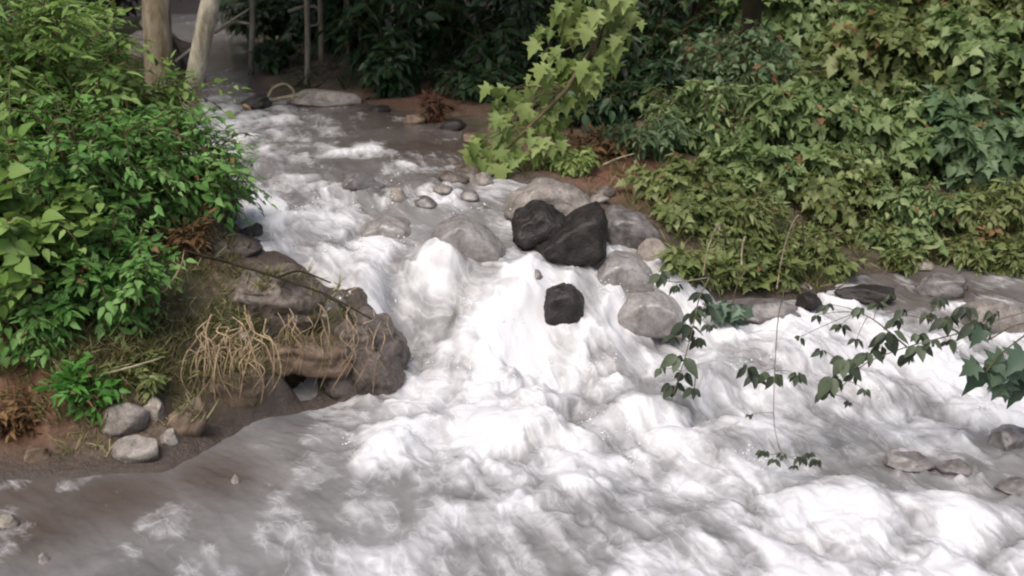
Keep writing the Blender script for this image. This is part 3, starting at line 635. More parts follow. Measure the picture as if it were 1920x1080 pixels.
def put_leaves(root, P, D, N, S, kind, mat, n_obj=0, tint=None, mass_name='foliage', base=(0, 0, 0)):
    P = np.array(P, float); S = np.array(S, float); Rm = frames(np.array(D, float), np.array(N, float)); k = len(P)
    tint = rng.uniform(0, 1, k) if tint is None else np.clip(tint, 0, 1)
    P = P - np.array(base)
    order = np.argsort(np.linalg.norm(P + np.array(base) - CAM, axis=1) / S)
    sel, rest = order[:n_obj], order[n_obj:]
    if n_obj:
        var = leaf_variants(kind, mat)
        for i in sel:
            me = var[min(8, int(tint[i] * 9))]
            o = bpy.data.objects.new('leaf', me); col.objects.link(o); o.parent = root
            mt = np.eye(4); mt[:3, :3] = Rm[i] * S[i]; mt[:3, 3] = P[i]
            o.matrix_local = Matrix(mt.tolist())
    if len(rest):
        V, T = TPL[kind]
        A = np.einsum('nij,vj->nvi', Rm[rest] * S[rest][:, None, None], V) + P[rest][:, None]
        Fc = (T[None] + (np.arange(len(rest)) * len(V))[:, None, None]).reshape(-1, 3)
        me = mesh_np(mass_name, A.reshape(-1, 3), Fc, {'tint': ('FACE', np.repeat(tint[rest], len(T)))})
        tag(link(mass_name, me, M[mat], root), kind='stuff')

bpy.context.view_layer.update(); dg = bpy.context.evaluated_depsgraph_get()
def grass_patch(label, regions, mat, seed, hgt=(.06, .18)):
    r_ = np.random.default_rng(seed); P = []; D = []; N = []; S = []; T = []
    for (x0, y0, x1, y1, n_, slant) in regions:
        a = r_.uniform(x0, x1, n_ // 3); b = r_.uniform(y0, y1, n_ // 3)
        for px, py in zip(a, b):
            d = Vector(ray(px, py)).normalized(); okr, c, nn_, _i, ob, _m = sc.ray_cast(dg, Vector(CAM), d)
            if not okr or not ob.name.startswith(('ground', 'rock_slab')) or nn_.z < .25: continue
            c = np.array(c)
            t0 = r_.uniform(0, 1)
            for q in range(7):
                an = r_.uniform(0, 6.28)
                P.append(c + np.array([r_.normal() * .03, r_.normal() * .03, -.01])); D.append([math.cos(an) * .7 + slant, math.sin(an) * .7 - .2, r_.uniform(.2, 1.2)])
                N.append(r_.normal(size=3)); S.append(r_.uniform(*hgt)); T.append(t0 + r_.uniform(-.2, .2))
    P = np.array(P); k = len(P); Rm = frames(np.array(D, float), np.array(N, float)); S = np.array(S)
    V = np.array([(-.035,0,0),(.035,0,0),(.03,.4,.02),(-.03,.4,.02),(.02,.75,-.06),(-.02,.75,-.06),(0,1,-.2)], float); Tt = np.array([(0,1,2),(0,2,3),(3,2,4),(3,4,5),(5,4,6)])
    A = np.einsum('nij,vj->nvi', Rm * S[:, None, None], V) + P[:, None]
    Fc = (Tt[None] + (np.arange(k) * 7)[:, None, None]).reshape(-1, 3)
    me = mesh_np('grass', A.reshape(-1, 3), Fc, {'tint': ('FACE', np.repeat(np.clip(T, 0, 1), 5))})
    tag(link('grass', me, M[mat]), label, 'grass', kind='stuff')
grass_patch('olive and straw coloured grass on the top of the left bank', [(90,600,460,720,900,.2),(300,440,460,620,300,.1),(80,660,380,790,500,.0),(430,510,740,650,420,.3),(400,640,520,760,120,.1),(100,740,220,850,90,0),(0,600,120,800,160,0)], 'grass', 5)
grass_patch('olive grass and weeds at the foot of the right bank', [(1250,380,1560,540,520,0),(1500,400,1920,510,800,0),(1090,310,1280,420,220,0),(1440,520,1560,550,60,0),(840,290,1090,330,80,0)], 'grass', 6, (.08, .22))
grass_patch('dark straggling ground plants on the forest floor', [(500,20,900,170,260,0),(900,100,1200,240,160,0)], 'leaf_dark', 7, (.15, .35))


def shrub(name, label, cat, base, size, leaf, mat, ls, n_stem=9, n_twig=12, per=7, droop=.3, n_obj=150, group=None, lean=(0, 0, 0), stem_r=.012, seed=0, fill=.35):
    """base: foot of the plant; size: half extents of the crown (x, y) and its height"""
    r_ = np.random.default_rng(seed + 100); base = np.array(base, float)
    root = empty(name, base); tag(root, label, cat, group)
    P = []; D = []; N = []; S = []; tints = []
    sx, sy, h = size; tw = MB()
    for s in range(n_stem):
        an = r_.uniform(0, 2 * math.pi); rr = math.sqrt(r_.uniform(.02, 1))
        tip = np.array([math.cos(an) * rr * sx, math.sin(an) * rr * sy, h * (1 - .45 * rr**2) * r_.uniform(.62, 1)]) + np.array(lean)
        st = np.array([r_.uniform(-.1, .1) * sx, r_.uniform(-.1, .1) * sy, -.05])
        midp = st * .4 + tip * .45 + np.array([0, 0, h * .32]) - np.array(lean) * .2
        C = wob(bez(st, midp, tip, 10), .05 * h, r_.uniform(0, 6))
        MB().tube(C, stem_r, stem_r * .35, 5).build('stem', M['stem'], root)
        for t in range(n_twig):
            u = r_.uniform(.12 if fill > .3 else .4, 1); i = min(8, int(u * 9)); a = C[i] + (C[i+1] - C[i]) * (u * 9 - i)
            out = a - np.array([0, 0, h * .35]); out[2] *= .35; out += r_.normal(size=3) * .45 * max(sx, .3); out /= np.linalg.norm(out) + 1e-6
            ln = r_.uniform(.18, .42) * (sx + h) * .45 * (1.7 if r_.random() < .14 else 1)
            b = a + out * ln * .6 + np.array([0, 0, .12 * ln]); c = a + out * ln + np.array([0, 0, -droop * ln])
            Q = bez(a, b, c, 6); tw.tube(Q, stem_r * .4, stem_r * .2, 3)
            side = np.cross(out, [0, 0, 1.]); side /= np.linalg.norm(side) + 1e-6
            tt = r_.uniform(0, 1)
            for q in range(per):
                v = (q + .6) / per; j = min(4, int(v * 5)); pt = Q[j] + (Q[j+1] - Q[j]) * (v * 5 - j)
                sg = 1 if q % 2 else -1
                dr = out * .55 + side * sg * r_.uniform(.5, 1.1) + np.array([0, 0, -droop * r_.uniform(.3, 1.6)]) + r_.normal(size=3) * .22
                if q == per - 1: dr = out + np.array([0, 0, -droop])
                nm = np.array([0, 0, 1.]) + out * r_.uniform(.1, .9) + np.array([0, -.25, 0]) + r_.normal(size=3) * .42
                P.append(pt + dr * .01); D.append(dr); N.append(nm); S.append(ls * r_.uniform(.5, 1.4)); tints.append(.25 + .4 * tt + r_.uniform(-.2, .25) + (.12 if q > per - 3 else 0))
    tag(tw.build('twigs', M['stem'], root), kind='stuff')
    P = np.array(P)
    # keep leaves out of the soil
    gzz = land(P[:, 0] + base[0], P[:, 1] + base[1]); ok = (P[:, 2] + base[2] > gzz - .02)
    D = np.array(D)[ok]; N = np.array(N)[ok]; S = np.array(S)[ok]; tints = np.array(tints)[ok]; P = P[ok] + base; pick = r_.random(len(P))
    alt = {'palmate': 'broad', 'broad': 'ovate', 'ovate': 'lance', 'lance': 'ovate'}[leaf]
    for lo, hi, lf, mt, fs, fo in ((0, .50, leaf, mat, 1.08, .52), (.50, .97, alt, mat, .85, .46), (.97, 1.01, leaf, 'leaf_dry' if mat != 'leaf_dark' else mat, .8, .02)):
        c = (pick >= lo) & (pick < hi)
        if c.any(): put_leaves(root, P[c], D[c], N[c], S[c] * fs, lf, mt, int(n_obj * fo), tints[c], base=base)
    return root

# ---- left bank bushes:  px, py of the foot ; distance ; half width ; height
LB = 'bushes crowding the left bank'
def at_y(px, y):
    x = (px - 960) / F * (y * math.cos(PITCH) ) * 1.05; return x
def foot(px, y):
    # x so that the plant's middle shows near column px
    x = (px - 960) / F * (y * math.cos(PITCH) + 1.6 * math.sin(PITCH)); return (x, y, g1(x, y) - .02)
left = [ # label, px, dist, (sx,sy,h), leaf, mat, ls, stems, seed
 ('small-leaved bright green bush whose edge hangs over the rapid', 315, 8.9, (.56,.5,1.3), 'ovate', 'leaf_left', .085, 16, 1),
 ('dense green bush in the middle of the left bank above the hollow', 170, 8.3, (.65,.5,1.55), 'ovate', 'leaf_left', .09, 18, 2),
 ('broad-leaved lime green bush at the left picture edge', 15, 7.6, (.42,.4,1.5), 'broad', 'leaf_lime', .12, 12, 3),
 ('low dark green bush drooping over the bare bank soil', 190, 7.75, (.5,.3,.85), 'ovate', 'leaf_left', .085, 13, 4),
 ('tall yellow green bush in the upper left corner', 60, 9.2, (.85,.6,2.1), 'lance', 'leaf_lime', .13, 20, 5),
 ('feathery light green bush behind the dense one, left of the pale trunk', 190, 10.4, (.8,.6,1.75), 'ovate', 'leaf_lime', .10, 18, 6),
 ('olive bush with some reddish leaves beneath the pale trunk', 285, 10.8, (.55,.5,1.1), 'ovate', 'leaf_left', .09, 12, 7),
 ('silvery small-leaved sprig at the tip of the left bushes beside foam', 395, 9.4, (.28,.3,.75), 'ovate', 'leaf_big', .075, 9, 8),
 ('bush filling the far left behind the other left bushes', -60, 11, (1.3,.8,2.4), 'ovate', 'leaf_left', .11, 20, 9),
 ('low ragged bush at the lower left edge over brown soil', 35, 7.35, (.32,.25,.62), 'ovate', 'leaf_left', .085, 9, 10)]
for lb, px, y, size, lf, mt, ls, ns, sd_ in left:
    shrub('leafy_bush', lb, 'bush', foot(px, y), size, lf, mt, ls * .84, ns + 2, 20, 9, .35, 290, LB, seed=sd_)

# ---- right bank shrubs
RB = 'shrubs covering the right bank'
right = [
 ('palm-lobed grey green shrub in the top right corner', 1850, 13.4, (1.1,.7,1.35), 'palmate', 'leaf_right', .17, 15, 21),
 ('lobed shrub with yellowish leaves at the top right of the bank', 1640, 13.6, (1.1,.7,1.2), 'palmate', 'leaf_olive', .16, 15, 22),
 ('bushy blue green shrub at the top of the bank beside the dark wood', 1400, 13.6, (1.1,.7,1.1), 'ovate', 'leaf_big', .13, 16, 23),
 ('shrub of pale leaves in the centre of the right bank', 1530, 12.2, (.8,.6,.95), 'palmate', 'leaf_right', .15, 15, 24),
 ('large-leaved shrub hanging over the bank near the right edge', 1830, 11.7, (.85,.5,.95), 'palmate', 'leaf_big', .19, 13, 25),
 ('mid green shrub between pale centre shrub and large-leaved shrub', 1690, 11.9, (.75,.5,.85), 'palmate', 'leaf_right', .15, 13, 26),
 ('dark narrow-leaved shrub standing left of the pale centre shrub', 1330, 12.2, (.8,.5,.9), 'lance', 'leaf_right', .15, 15, 27),
 ('spreading low shrub with drooping olive leaves beside the black boulders', 1290, 10.75, (.55,.4,.55), 'palmate', 'leaf_olive', .12, 12, 28),
 ('bushy olive shrub leaning down to the grey slab', 1400, 10.25, (.55,.4,.6), 'lance', 'leaf_olive', .12, 14, 29),
 ('low olive shrub over the brown mud shelf', 1560, 11.1, (.6,.4,.6), 'palmate', 'leaf_olive', .12, 12, 30),
 ('dull green shrub right of the mud shelf', 1740, 11.0, (.55,.35,.55), 'ovate', 'leaf_right', .11, 13, 31),
 ('olive green shrub at the right edge above the channel', 1890, 10.95, (.5,.35,.6), 'lance', 'leaf_olive', .13, 13, 32),
 ('sprawling shrub with silvery tips beside the red soil', 1225, 11.9, (.5,.4,.55), 'lance', 'leaf_big', .12, 11, 33),
 ('tall shrub just outside the right edge of the bank', 2080, 12.2, (1.1,.7,1.3), 'palmate', 'leaf_right', .16, 12, 34),
 ('grey green shrub on the crest of the right bank against the wood', 1500, 15.2, (1.2,.7,1.3), 'palmate', 'leaf_right', .18, 16, 51),
 ('yellowish shrub on the crest of the bank near the top right corner', 1760, 15.4, (1.3,.7,1.3), 'palmate', 'leaf_olive', .18, 16, 52),
 ('tall pale green shrub on the crest in the very top right corner', 1960, 15.0, (1.1,.7,1.5), 'broad', 'leaf_olive', .16, 15, 53),
 ('low grey green shrub filling the middle of the right slope', 1600, 11.5, (.6,.4,.6), 'ovate', 'leaf_right', .13, 12, 54),
 ('low leafy shrub between olive shrub and narrow-leaved shrub', 1430, 11.2, (.6,.4,.6), 'palmate', 'leaf_right', .13, 12, 55),
 ('small tuft of pale green leaves at the foot of the hanging branch', 1075, 11.2, (.22,.2,.32), 'ovate', 'leaf_hang', .10, 8, 35),
 ('drooping olive clump reaching the water left of the grey slab', 1390, 9.95, (.42,.3,.42), 'lance', 'leaf_olive', .11, 12, 56),
 ('low pale olive clump at the waterline above the grey slab', 1480, 10.1, (.4,.3,.34), 'ovate', 'leaf_olive', .10, 11, 57),
 ('low clump at the waterline at the far right behind the grey boulders', 1900, 10.35, (.45,.3,.4), 'lance', 'leaf_olive', .11, 11, 58),
 ('sparse clump of drooping olive leaves on the mud shelf edge', 1640, 10.75, (.4,.25,.3), 'lance', 'leaf_olive', .10, 7, 59),
 ('short olive clump low on the brown mud shelf', 1560, 10.45, (.35,.2,.28), 'ovate', 'leaf_olive', .09, 8, 71),
 ('short clump of grey green leaves over the low grey boulder', 1715, 10.6, (.4,.22,.32), 'palmate', 'leaf_right', .10, 9, 72),
 ('yellowish clump above the grey boulders near the right edge', 1830, 10.55, (.35,.2,.3), 'lance', 'leaf_olive', .10, 8, 73),
 ('leafy clump overhanging the waterline by the pale trickle stone', 1290, 9.95, (.3,.25,.42), 'palmate', 'leaf_olive', .10, 9, 36)]
for lb, px, y, size, lf, mt, ls, ns, sd_ in right:
    shrub('bank_shrub', lb, 'shrub', foot(px, y), size, lf, mt, ls * .74, ns + 2, 20, 8, .6, 280, RB, seed=sd_)

# ---- dark undergrowth at the back
UG = 'dark undergrowth at the edge of the wood'
back = [('dim bush added to darken the far bank beyond the straight pale trunk',545,22,(1.3,.8,1.5),.2,65),('dim bush added to darken the floor beside the far upstream water',500,27,(1.4,.9,1.8),.22,66),('dim low bush along the far waterline between the trunks',505,18.6,(.35,.8,.5),.12,67),('black green bush at the top behind the straight pale trunk',600,24,(2.0,.9,2.8),.22,68),  # the first two bushes are added to darken the lit forest floor
 ('dark green low bush behind the red soil of the right bank',1130,13.4,(.7,.5,.8),.13,61),('dark low bush left of the blue green crest shrub',1270,13.2,(.7,.5,.8),.13,62),('dark bush on the bank between hanging branch and crest shrub',1210,14.6,(.9,.5,1.1),.15,63),('dark creeper-like bush at the foot of the wood behind the rusty weed',900,15.2,(.8,.5,.6),.13,64),
 ('dark bush with hanging leaves over the far end of the river',760,16.5,(1.0,.8,2.0),.18,41),('black green bush filling the shade behind the hanging branch',960,16.5,(1.2,.8,2.2),.18,42),
 ('shadowed bush between hanging branch and top of the right bank',1200,15.4,(1.0,.8,2.0),.17,43),('deep green bush at the top centre of the wood edge',840,19,(1.6,1,3.0),.2,44),
 ('dark bush among the thin trunks',640,20.5,(1.0,.8,1.6),.17,45),('bush in deep shade under the right bank trees',1100,19,(1.4,1,3.0),.2,46),
 ('shadowed bush far up behind the right bank shrubs',1350,17.5,(1.3,1,2.2),.18,47),('drooping dark green bush touching the far waterline',745,15.6,(.35,.3,.95),.14,48),
 ('distant bush behind the pale trunk',200,21,(1.6,1,2.4),.2,49)]
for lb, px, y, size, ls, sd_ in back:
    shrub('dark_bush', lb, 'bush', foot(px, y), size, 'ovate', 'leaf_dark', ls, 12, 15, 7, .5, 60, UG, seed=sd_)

# ------------------------------------------------------------------ trees
def tree(name, label, base, top, r0, r1, bark, crown=None, leaf=None, limbs=5, seed=0, group=None, n_leaf=2200, ls=.28, bend=.0, crown_at=None):
    r_ = np.random.default_rng(seed); base = np.array(base, float); top = np.array(top, float)
    root = empty(name, base); tag(root, label, 'tree', group)
    C = wob(bez(base, (base + top) / 2 + np.array([bend, 0, 0]), top, 16), .12, seed)
    MB().tube(C - base, r0, r1, 12, .05).build('trunk', M[bark], root)
    if crown:
        cx, cy, cz = crown; ctr = (top if crown_at is None else np.array(crown_at, float))
        cl = []
        for k in range(limbs):
            d = r_.normal(size=3); d[2] = abs(d[2]) * .5; d /= np.linalg.norm(d)
            e = ctr + d * np.array([cx, cy, cz]) * .8; s = C[r_.integers(10, 16)]
            Q = bez(s, (s + e) / 2 + np.array([0, 0, .4]), e, 7); MB().tube(Q - base, r1 * .6, r1 * .12, 5).build('limb', M[bark], root); cl += [Q[3], Q[5], Q[6]]
        for k in range(22):
            d = r_.normal(size=3); d /= np.linalg.norm(d); cl.append(ctr + d * np.array([cx, cy, cz]) * r_.uniform(.4, 1))
        cl = np.array(cl); k = r_.integers(0, len(cl), n_leaf)
        P = cl[k] + r_.normal(size=(n_leaf, 3)) * np.array([cx, cy, cz * .6]) * .22
        D = r_.normal(size=(n_leaf, 3)) + np.array([0, 0, -.6]); N = r_.normal(size=(n_leaf, 3)) * .5 + np.array([0, 0, 1.])
        put_leaves(root, P, D, N, ls * r_.uniform(.7, 1.3, n_leaf), 'broad', leaf, 0, mass_name='crown', base=base)
    return root
# the pale leaning tree of the left bank (its trunk shows between rows 0 and 190)
a = pd(330, 195, 12.5); b = pd(384, -10, 12.4)
up = b + (b - a) * 2.6
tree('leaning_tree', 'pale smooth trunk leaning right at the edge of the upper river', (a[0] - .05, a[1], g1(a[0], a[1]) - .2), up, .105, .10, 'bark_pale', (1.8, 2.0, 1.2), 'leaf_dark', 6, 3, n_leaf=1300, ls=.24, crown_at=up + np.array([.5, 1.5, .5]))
a = pd(300, 200, 13.1); b = pd(292, -10, 13.1); up = b + (b - a) * 2.2
tree('mossy_tree', 'thick brown and grey blotched trunk left of the pale leaning one', (a[0], a[1], g1(a[0], a[1]) - .2), up, .17, .15, 'bark_brown', (2.2, 2.0, 1.3), 'leaf_dark', 6, 4, n_leaf=1100, ls=.26, crown_at=up + np.array([-1.5, 1.5, .8]))
TT = 'thin pale trunks in the shaded wood'
for i, (x0, y0, x1, y1, Y, r_, dd) in enumerate([(375,135,382,0,19,.03,'slim pale stem at the far water close to the leaning trunk'),(470,150,474,0,18,.05,'slim grey trunk at the far bend of the river'),
        (576,176,578,0,16.5,.045,'straight pale thin trunk standing behind the long pale rock'),(602,120,606,0,19,.05,'thin trunk right of the straight pale one, partly hidden'),
        (690,180,668,0,17.5,.05,'brownish thin trunk left of the drooping dark bush'),(425,90,440,0,24,.04,'far thin stem over the upstream water'),(655,170,650,0,20,.06,'dim brown trunk in the shade behind thin trunks')]):
    a = pd(x0, y0, Y); b = pd(x1, y1, Y); up = b + (b - a) * 1.9; z = g1(a[0], a[1])
    tree('thin_tree', dd, (a[0], a[1], z - .1), (up[0], up[1], 5.5 + i * .25), r_, r_ * .6, ['bark_grey','bark_grey','bark_grey','bark_brown','bark_brown','bark_grey','bark_brown'][i], (1.4, 1.4, 1.0), 'leaf_dark', 4, 50 + i, TT, 900, .24)
FT = 'forest trees shading the background'
ft = [(-9,15,'at the far left'),(-1.2,21,'tall dark trunk at the top centre left'),(.9,17.8,'dark trunk behind the centre bushes'),(3.2,18.5,'dark trunk behind the shaded right bushes'),
      (5.8,18,'at the top of the right bank'),(8.5,16.5,'above the right corner of the bank'),(-3.2,26,'dark trunk beyond the far bend'),(1.5,26,'deep in the wood at the centre'),(6,26,'deep in the wood on the right'),
      (-11,29,'far beyond the upstream water'),(12,22,'right, far up the slope'),(-14,22,'far left up the slope')]
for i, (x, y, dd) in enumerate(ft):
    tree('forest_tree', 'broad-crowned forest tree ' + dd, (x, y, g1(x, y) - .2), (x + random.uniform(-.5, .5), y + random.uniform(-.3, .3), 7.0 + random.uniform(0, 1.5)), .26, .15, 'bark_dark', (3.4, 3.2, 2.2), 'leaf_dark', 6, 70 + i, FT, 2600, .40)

# the tree whose yellow-green branch hangs down over the upper river
base = np.array([2.9, 14.2, g1(2.9, 14.2) - .2])
root = empty('overhanging_tree', base); tag(root, 'yellow green lobed leaves on a branch hanging down in front of the dark wood', 'tree')
limb0 = pd(1330, -260, 12.0)
tr = bez(base, base + np.array([.3, -.3, 2.2]), limb0, 12); MB().tube(tr - base, .14, .08, 10, .05).build('trunk', M['bark_dark'], root)
hp = [pd(*q) for q in [(1330,-260,12.0),(1200,-150,11.6),(1150,-20,11.4),(1120,80,11.3),(1060,170,11.2),(990,240,11.1),(930,300,11.1)]]
MB().tube(np.array(hp) - base, .06, .010, 7).build('branch', M['stem'], root)
P = []; D = []; N = []; S = []; tn = []
tips = [(1060,20),(1105,10),(1150,15),(1180,40),(1040,60),(1090,70),(1140,80),(1175,30),(1060,110),(1110,130),(1140,115),(1020,100),(1030,140),(1070,165),(1110,165),(1000,180),(1040,200),(1080,190),(1120,150),
        (960,190),(935,200),(980,225),(1020,235),(1055,225),(940,240),(970,265),(1010,275),(1045,260),(925,280),(900,290),(950,300),(985,300),(1015,295),(890,305),(930,315),(1060,60),(1120,50),(1150,50),(1165,90),(1130,-20),(1170,-20),(1090,-20)]
tm = MB()
for (px, py) in tips:
    e = pd(px, py - 25, 11.25 + random.uniform(-.25, .2)); k = min(range(len(hp)), key=lambda i: np.linalg.norm(hp[i] - e) + (0 if hp[i][2] > e[2] - .1 else 1))
    tm.tube(bez(hp[k], (hp[k] + e) / 2 + np.array([0, 0, .12]), e, 5) - base, .007, .003, 4)
    t0 = rng.uniform(.2, .85)
    for q in range(6):
        an = rng.uniform(0, 2 * math.pi); o = np.array([math.cos(an), math.sin(an) * .7, 0]) * .6
        P.append(e + o * rng.uniform(.02, .26) + np.array([0, 0, rng.uniform(-.16, .08)])); D.append(o * .7 + np.array([-.1, -.1, -rng.uniform(.4, 1.3)])); N.append(o * .9 + np.array([0, -.9, .7]) + rng.normal(size=3) * .2)
        S.append(rng.uniform(.09, .22)); tn.append(t0 + rng.uniform(-.2, .2))
tag(tm.build('twigs', M['stem'], root), kind='stuff')
put_leaves(root, P, D, N, S, 'palmate', 'leaf_hang', 300, np.array(tn), base=base)

# ------------------------------------------------------------------ twigs with dull leaves over the foam on the right
def twig(label, stems, clusters, Y, leaf='ovate', mat='leaf_twig', r=.006, per=(4, 7), name='overhanging_twig', cat='twig', group=None, foot_at=None):
    base = pd(*stems[0][0], Y); root = empty(name, base); tag(root, label, cat, group)
    nodes = []
    if foot_at is not None:   # the woody stem that carries the twig, rooted in the bank
        g = np.array([foot_at[0], foot_at[1], g1(*foot_at) - .1]); top = (g + base) / 2 + np.array([0, .3, .35 + .12 * np.linalg.norm(g - base)])
        MB().tube(wob(bez(g, top, base, 14), .04) - base, r * 2.2, r * 1.05, 6, .08).build('woody_stem', M['bark_brown'], root)
    for s in stems:
        Q = np.array([pd(px, py, Y) for px, py in s]); 
        # smooth
        t = np.linspace(0, len(Q) - 1, len(Q) * 4); Q2 = np.array([[np.interp(u, range(len(Q)), Q[:, k]) for k in range(3)] for u in t])
        Q2[1:-1] = (Q2[:-2] + 2 * Q2[1:-1] + Q2[2:]) / 4
        MB().tube(Q2 - base, r, r * .5, 5).build('stem', M['bark_grey'] if mat == 'leaf_twig' else M['stem'], root); nodes += list(Q2)
    nodes = np.array(nodes); tm = MB(); P = []; D = []; N = []; S = []; tn = []
    for px, py, sz in clusters:
        c = pd(px, py, Y + random.uniform(-.12, .12)); s = sz * Y / F
        c_top = c + np.array([0, 0, s * .35]); nd = nodes[np.argmin(np.linalg.norm(nodes - c_top, axis=1))]
        tm.tube(bez(nd, (nd + c_top) / 2 + np.array([0, 0, .02]), c_top, 5) - base, r * .45, r * .25, 4)
        k = random.randint(*per)
        for q in range(k):
            an = rng.uniform(0, 2 * math.pi); sp = (q - (k - 1) / 2) / max(1, k)
            o = np.array([sp * 1.9 + rng.normal() * .15, rng.normal() * .35, -rng.uniform(.45, 1.1)])
            P.append(c_top + np.array([sp * s * .3, 0, rng.uniform(-.1, .1) * s])); D.append(o); N.append(np.array([sp * .6, -.8, .8]) + rng.normal(size=3) * .25); S.append(s * rng.uniform(.42, .8)); tn.append(rng.uniform(0, 1))
    tag(tm.build('petioles', M['stem'], root), kind='stuff')
    put_leaves(root, P, D, N, S, leaf, mat, 300, np.array(tn), base=base)
    return root
OT = 'leafy twigs hanging over the white water'
twig('leafy twig at the left of the overhanging ones, beside the round water dome', [[(1330,520),(1310,560),(1300,610),(1285,670),(1262,740)],[(1330,520),(1270,530),(1240,525)],[(1285,670),(1305,700),(1300,745)]],
     [(1242,525,46),(1268,545,30),(1300,600,52),(1288,628,58),(1308,645,40),(1275,690,66),(1262,735,46),(1300,742,40),(1280,712,40),(1320,590,44),(1315,560,36),(1260,640,30),(1240,700,30),(1330,620,30)], 7.4, group=OT, foot_at=(2.05, 10.0))
twig('long thin hanging twig ending in a tuft of small leaves low over the foam', [[(1470,545),(1458,600),(1452,700),(1450,790),(1462,850),(1520,872)],[(1452,690),(1400,705)],[(1462,850),(1425,855)]],
     [(1400,700,46),(1415,715,40),(1450,722,62),(1493,712,40),(1432,855,30),(1465,860,30),(1500,868,34),(1530,872,32),(1490,880,24),(1405,785,22),(1450,868,26),(1515,858,26)], 6.5, r=.004, group=OT, foot_at=(2.9, 10.4))
twig('branching twig of dark drooping leaves reaching in from the right', [[(2040,560),(1900,590),(1800,625),(1700,650),(1620,680),(1565,740)],[(1800,625),(1760,600),(1690,590)],[(1700,650),(1640,600),(1610,585)],[(1620,680),(1590,690)]],
     [(1560,725,66),(1545,745,46),(1585,695,60),(1628,678,56),(1665,645,66),(1650,660,46),(1720,668,60),(1700,680,46),(1690,592,36),(1775,612,56),(1830,625,70),(1605,645,28),(1612,590,38),(1645,578,32),(1745,650,36),(1600,715,38),(1500,640,26),(1530,600,30),(1575,620,34),(1540,665,30),(1680,610,36),(1740,600,40),(1720,640,40),(1780,650,40),(1620,740,30),(1590,760,26),(1810,590,44),(1760,570,36),(1860,600,44),(1670,560,28),(1550,580,30)], 6.9, group=OT, foot_at=(5.6, 10.3))
twig('big blue green lobed leaves on a shoot at the right picture edge', [[(2080,560),(1960,600),(1880,660),(1845,700)],[(1960,600),(1900,610),(1850,640)],[(1960,600),(1920,640)]],
     [(1838,712,100),(1890,705,105),(1845,640,60),(1925,690,90),(1880,735,60),(1920,735,80)], 6.8, 'palmate', 'leaf_shade', .008, (3, 4), group=OT, foot_at=(5.9, 10.2))
twig('grey green drooping leaves at the left end of the long grey slab', [[(1400,500),(1380,540),(1368,590)]], [(1368,610,80),(1345,590,50),(1390,595,50)], 8.9, 'palmate', 'leaf_shade', .008, group=OT, foot_at=(2.2, 9.95))

# ------------------------------------------------------------------ small growth on the banks
def herb(label, px, pyb, w, h, leaf, mat, ls, n_, group=None, seed=0):
    q = hit(px, pyb); s = q[1] / F
    return shrub('weed', label, 'plant', (q[0], q[1] + .05, q[2]), (w * s / 2, w * s / 2 * .7, h * s), leaf, mat, ls, n_, 9, 5, .2, 120, group, stem_r=.005, seed=seed)
herb('bright green leafy weed on the bank above the stone pile', 150, 790, 110, 130, 'lance', 'herb', .085, 9, seed=201)
herb('small rust brown dead weed beneath the leafy bush by the water', 355, 500, 110, 120, 'lance', 'leaf_dry', .07, 10, seed=202)
herb('orange brown dead weed at the lower left edge', 30, 830, 80, 130, 'lance', 'leaf_dry', .07, 8, seed=203)
herb('olive weed with yellow tips above the dull grey stone', 270, 735, 130, 80, 'lance', 'leaf_olive', .07, 10, seed=204)
for px, py, w_, h_, lf, dd in [(1285,520,90,70,'ovate','leftmost, beside the lower glazed boulder'),(1345,545,110,85,'lance','second from the left, over the left end of long slab'),(1415,548,120,95,'palmate','bushiest, over the middle of the long grey slab'),(1485,540,100,75,'lance','small-leaved, above the black stone'),(1560,520,110,60,'ovate','low, on the edge of the brown mud shelf'),(1680,505,120,55,'lance','low, behind the black flat boulder'),(1880,500,120,70,'ovate','rightmost, above the broad grey boulder')]:
    herb('weed drooping over right waterline, ' + dd, px, py, w_, h_, lf, 'leaf_olive', .085, 11, 'weeds drooping over the right waterline', seed=px)
herb('reddish dead weed under the hanging branch', 1130, 300, 170, 60, 'lance', 'leaf_dry', .10, 12, seed=205)
herb('brown dead weed at the right, beside the olive shrub at the edge', 1850, 480, 90, 80, 'lance', 'leaf_dry', .09, 8, seed=206)
herb('rusty dead weed at the far waterline below the drooping dark bush', 815, 232, 50, 70, 'lance', 'leaf_rust', .09, 7, seed=207)

# roots, sticks
def strands(name, label, cat, paths, Y, mat, r, part='root', group=None):
    base = pd(paths[0][0][0], paths[0][0][1], Y); root = empty(name, base); tag(root, label, cat, group)
    for p_ in paths:
        Q = [pd(px, py, Y + (dy[0] if dy else 0)) for px, py, *dy in p_]; Q = np.array(Q)
        t = np.linspace(0, len(Q) - 1, len(Q) * 4); Q2 = np.array([[np.interp(u, range(len(Q)), Q[:, k]) for k in range(3)] for u in t])
        for _ in range(2): Q2[1:-1] = (Q2[:-2] + 2 * Q2[1:-1] + Q2[2:]) / 4
        rr = r * random.uniform(.6, 1.2); MB().tube(Q2 - base, rr, rr * .5, 5, .1).build(part, M[mat], root)
    return root
rp = []
for i in range(44):
    x = random.uniform(375, 490); dx = random.uniform(-60, 60); e = random.uniform(650, 765); g_ = lambda a: random.uniform(-a, a)
    t_ = random.uniform(0, 55); e = max(e, 655 + t_)
    rp.append([(435 + (x - 435) * .85 + g_(22), 598 + t_ + g_(14), .12), (x + g_(14), 614 + t_ + g_(12), -.03), (x + dx * .5 + g_(16), 640 + t_ * .6 + g_(14), -.06), (x + dx * .8 + g_(16), (660 + e) / 2, -.1 + g_(.05)), (x + dx * random.uniform(.2, 1.1), e, -.04)])
strands('hanging_roots', 'tangle of pale brown dry roots hanging over the left bank edge', 'roots', rp, 7.35, 'root', .0065)
rp = []
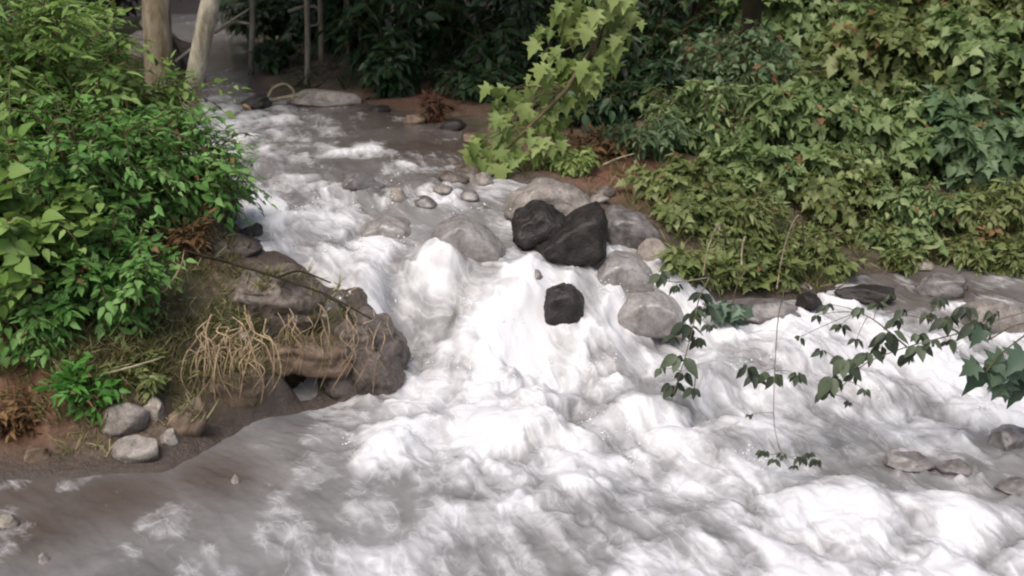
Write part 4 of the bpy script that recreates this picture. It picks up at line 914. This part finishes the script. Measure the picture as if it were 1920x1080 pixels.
for i in range(26):
    x = random.uniform(500, 745); g_ = lambda a: random.uniform(-a, a); y0 = 590 + abs(x - 600) * .12 + g_(25); e = y0 + random.uniform(40, 140)
    rp.append([(x, y0, .10), (x + g_(14), y0 + 18, -.06), (x + g_(26), (y0 + e) / 2, -.12), (x + g_(34), min(e, 745), -.08)])
strands('hanging_roots', 'thin brown rootlets trailing over the ledge and the dark hollow of the bank', 'roots', rp, 7.9, 'root', .0045)
strands('fallen_branch', 'thin dark branch lying along the ledge into the foam', 'branch', [[(345,470,0),(430,492,.1),(520,520,.0),(610,550,-.05),(700,600,-.25)],[(520,520,0),(560,505,.1),(620,530,.05)],[(610,550,-.05),(650,580,-.2),(665,610,-.3)]], 8.15, 'bark_dark', .014, 'stick')
strands('fallen_branch', 'pale twig arching over the top of the left bank grass', 'branch', [[(225,640,0),(260,560,-.1),(310,545,-.1)],[(310,545,-.1),(340,500,.1),(345,470,.3)]], 7.7, 'root', .010, 'stick')
strands('fallen_branch', 'pale stick slanting on the bank below the grass', 'branch', [[(180,705,0),(240,690,-.05),(300,672,-.02)]], 7.2, 'driftwood', .014, 'stick')
strands('driftwood', 'pale looped root washed up on the rock at the far bend', 'driftwood', [[(500,190,0),(510,165,0),(535,155,0),(552,170,0),(548,188,0)],[(500,190,0),(560,178,.1),(650,188,.2)]], 15.1, 'driftwood', .035, 'stick')
strands('fallen_branch', 'pale branch leaning across the dark trunks above the upstream water', 'branch', [[(330,115,0),(400,60,0),(470,15,.2)],[(400,60,0),(440,40,.2),(470,45,.2)]], 15.5, 'bark_grey', .03, 'stick')
strands('hanging_vine', 'pale vine with a small loop hanging in the dark wood', 'vine', [[(540,22,0),(575,10,0),(600,15,0),(600,45,0),(580,50,0)],[(600,-10,0),(600,15,0)]], 16.8, 'bark_grey', .03, 'vine')
strands('driftwood', 'short pale stick on the red soil under the shrubs', 'driftwood', [[(1130,310,0),(1160,296,0),(1190,288,.1)]], 10.9, 'driftwood', .016, 'stick')
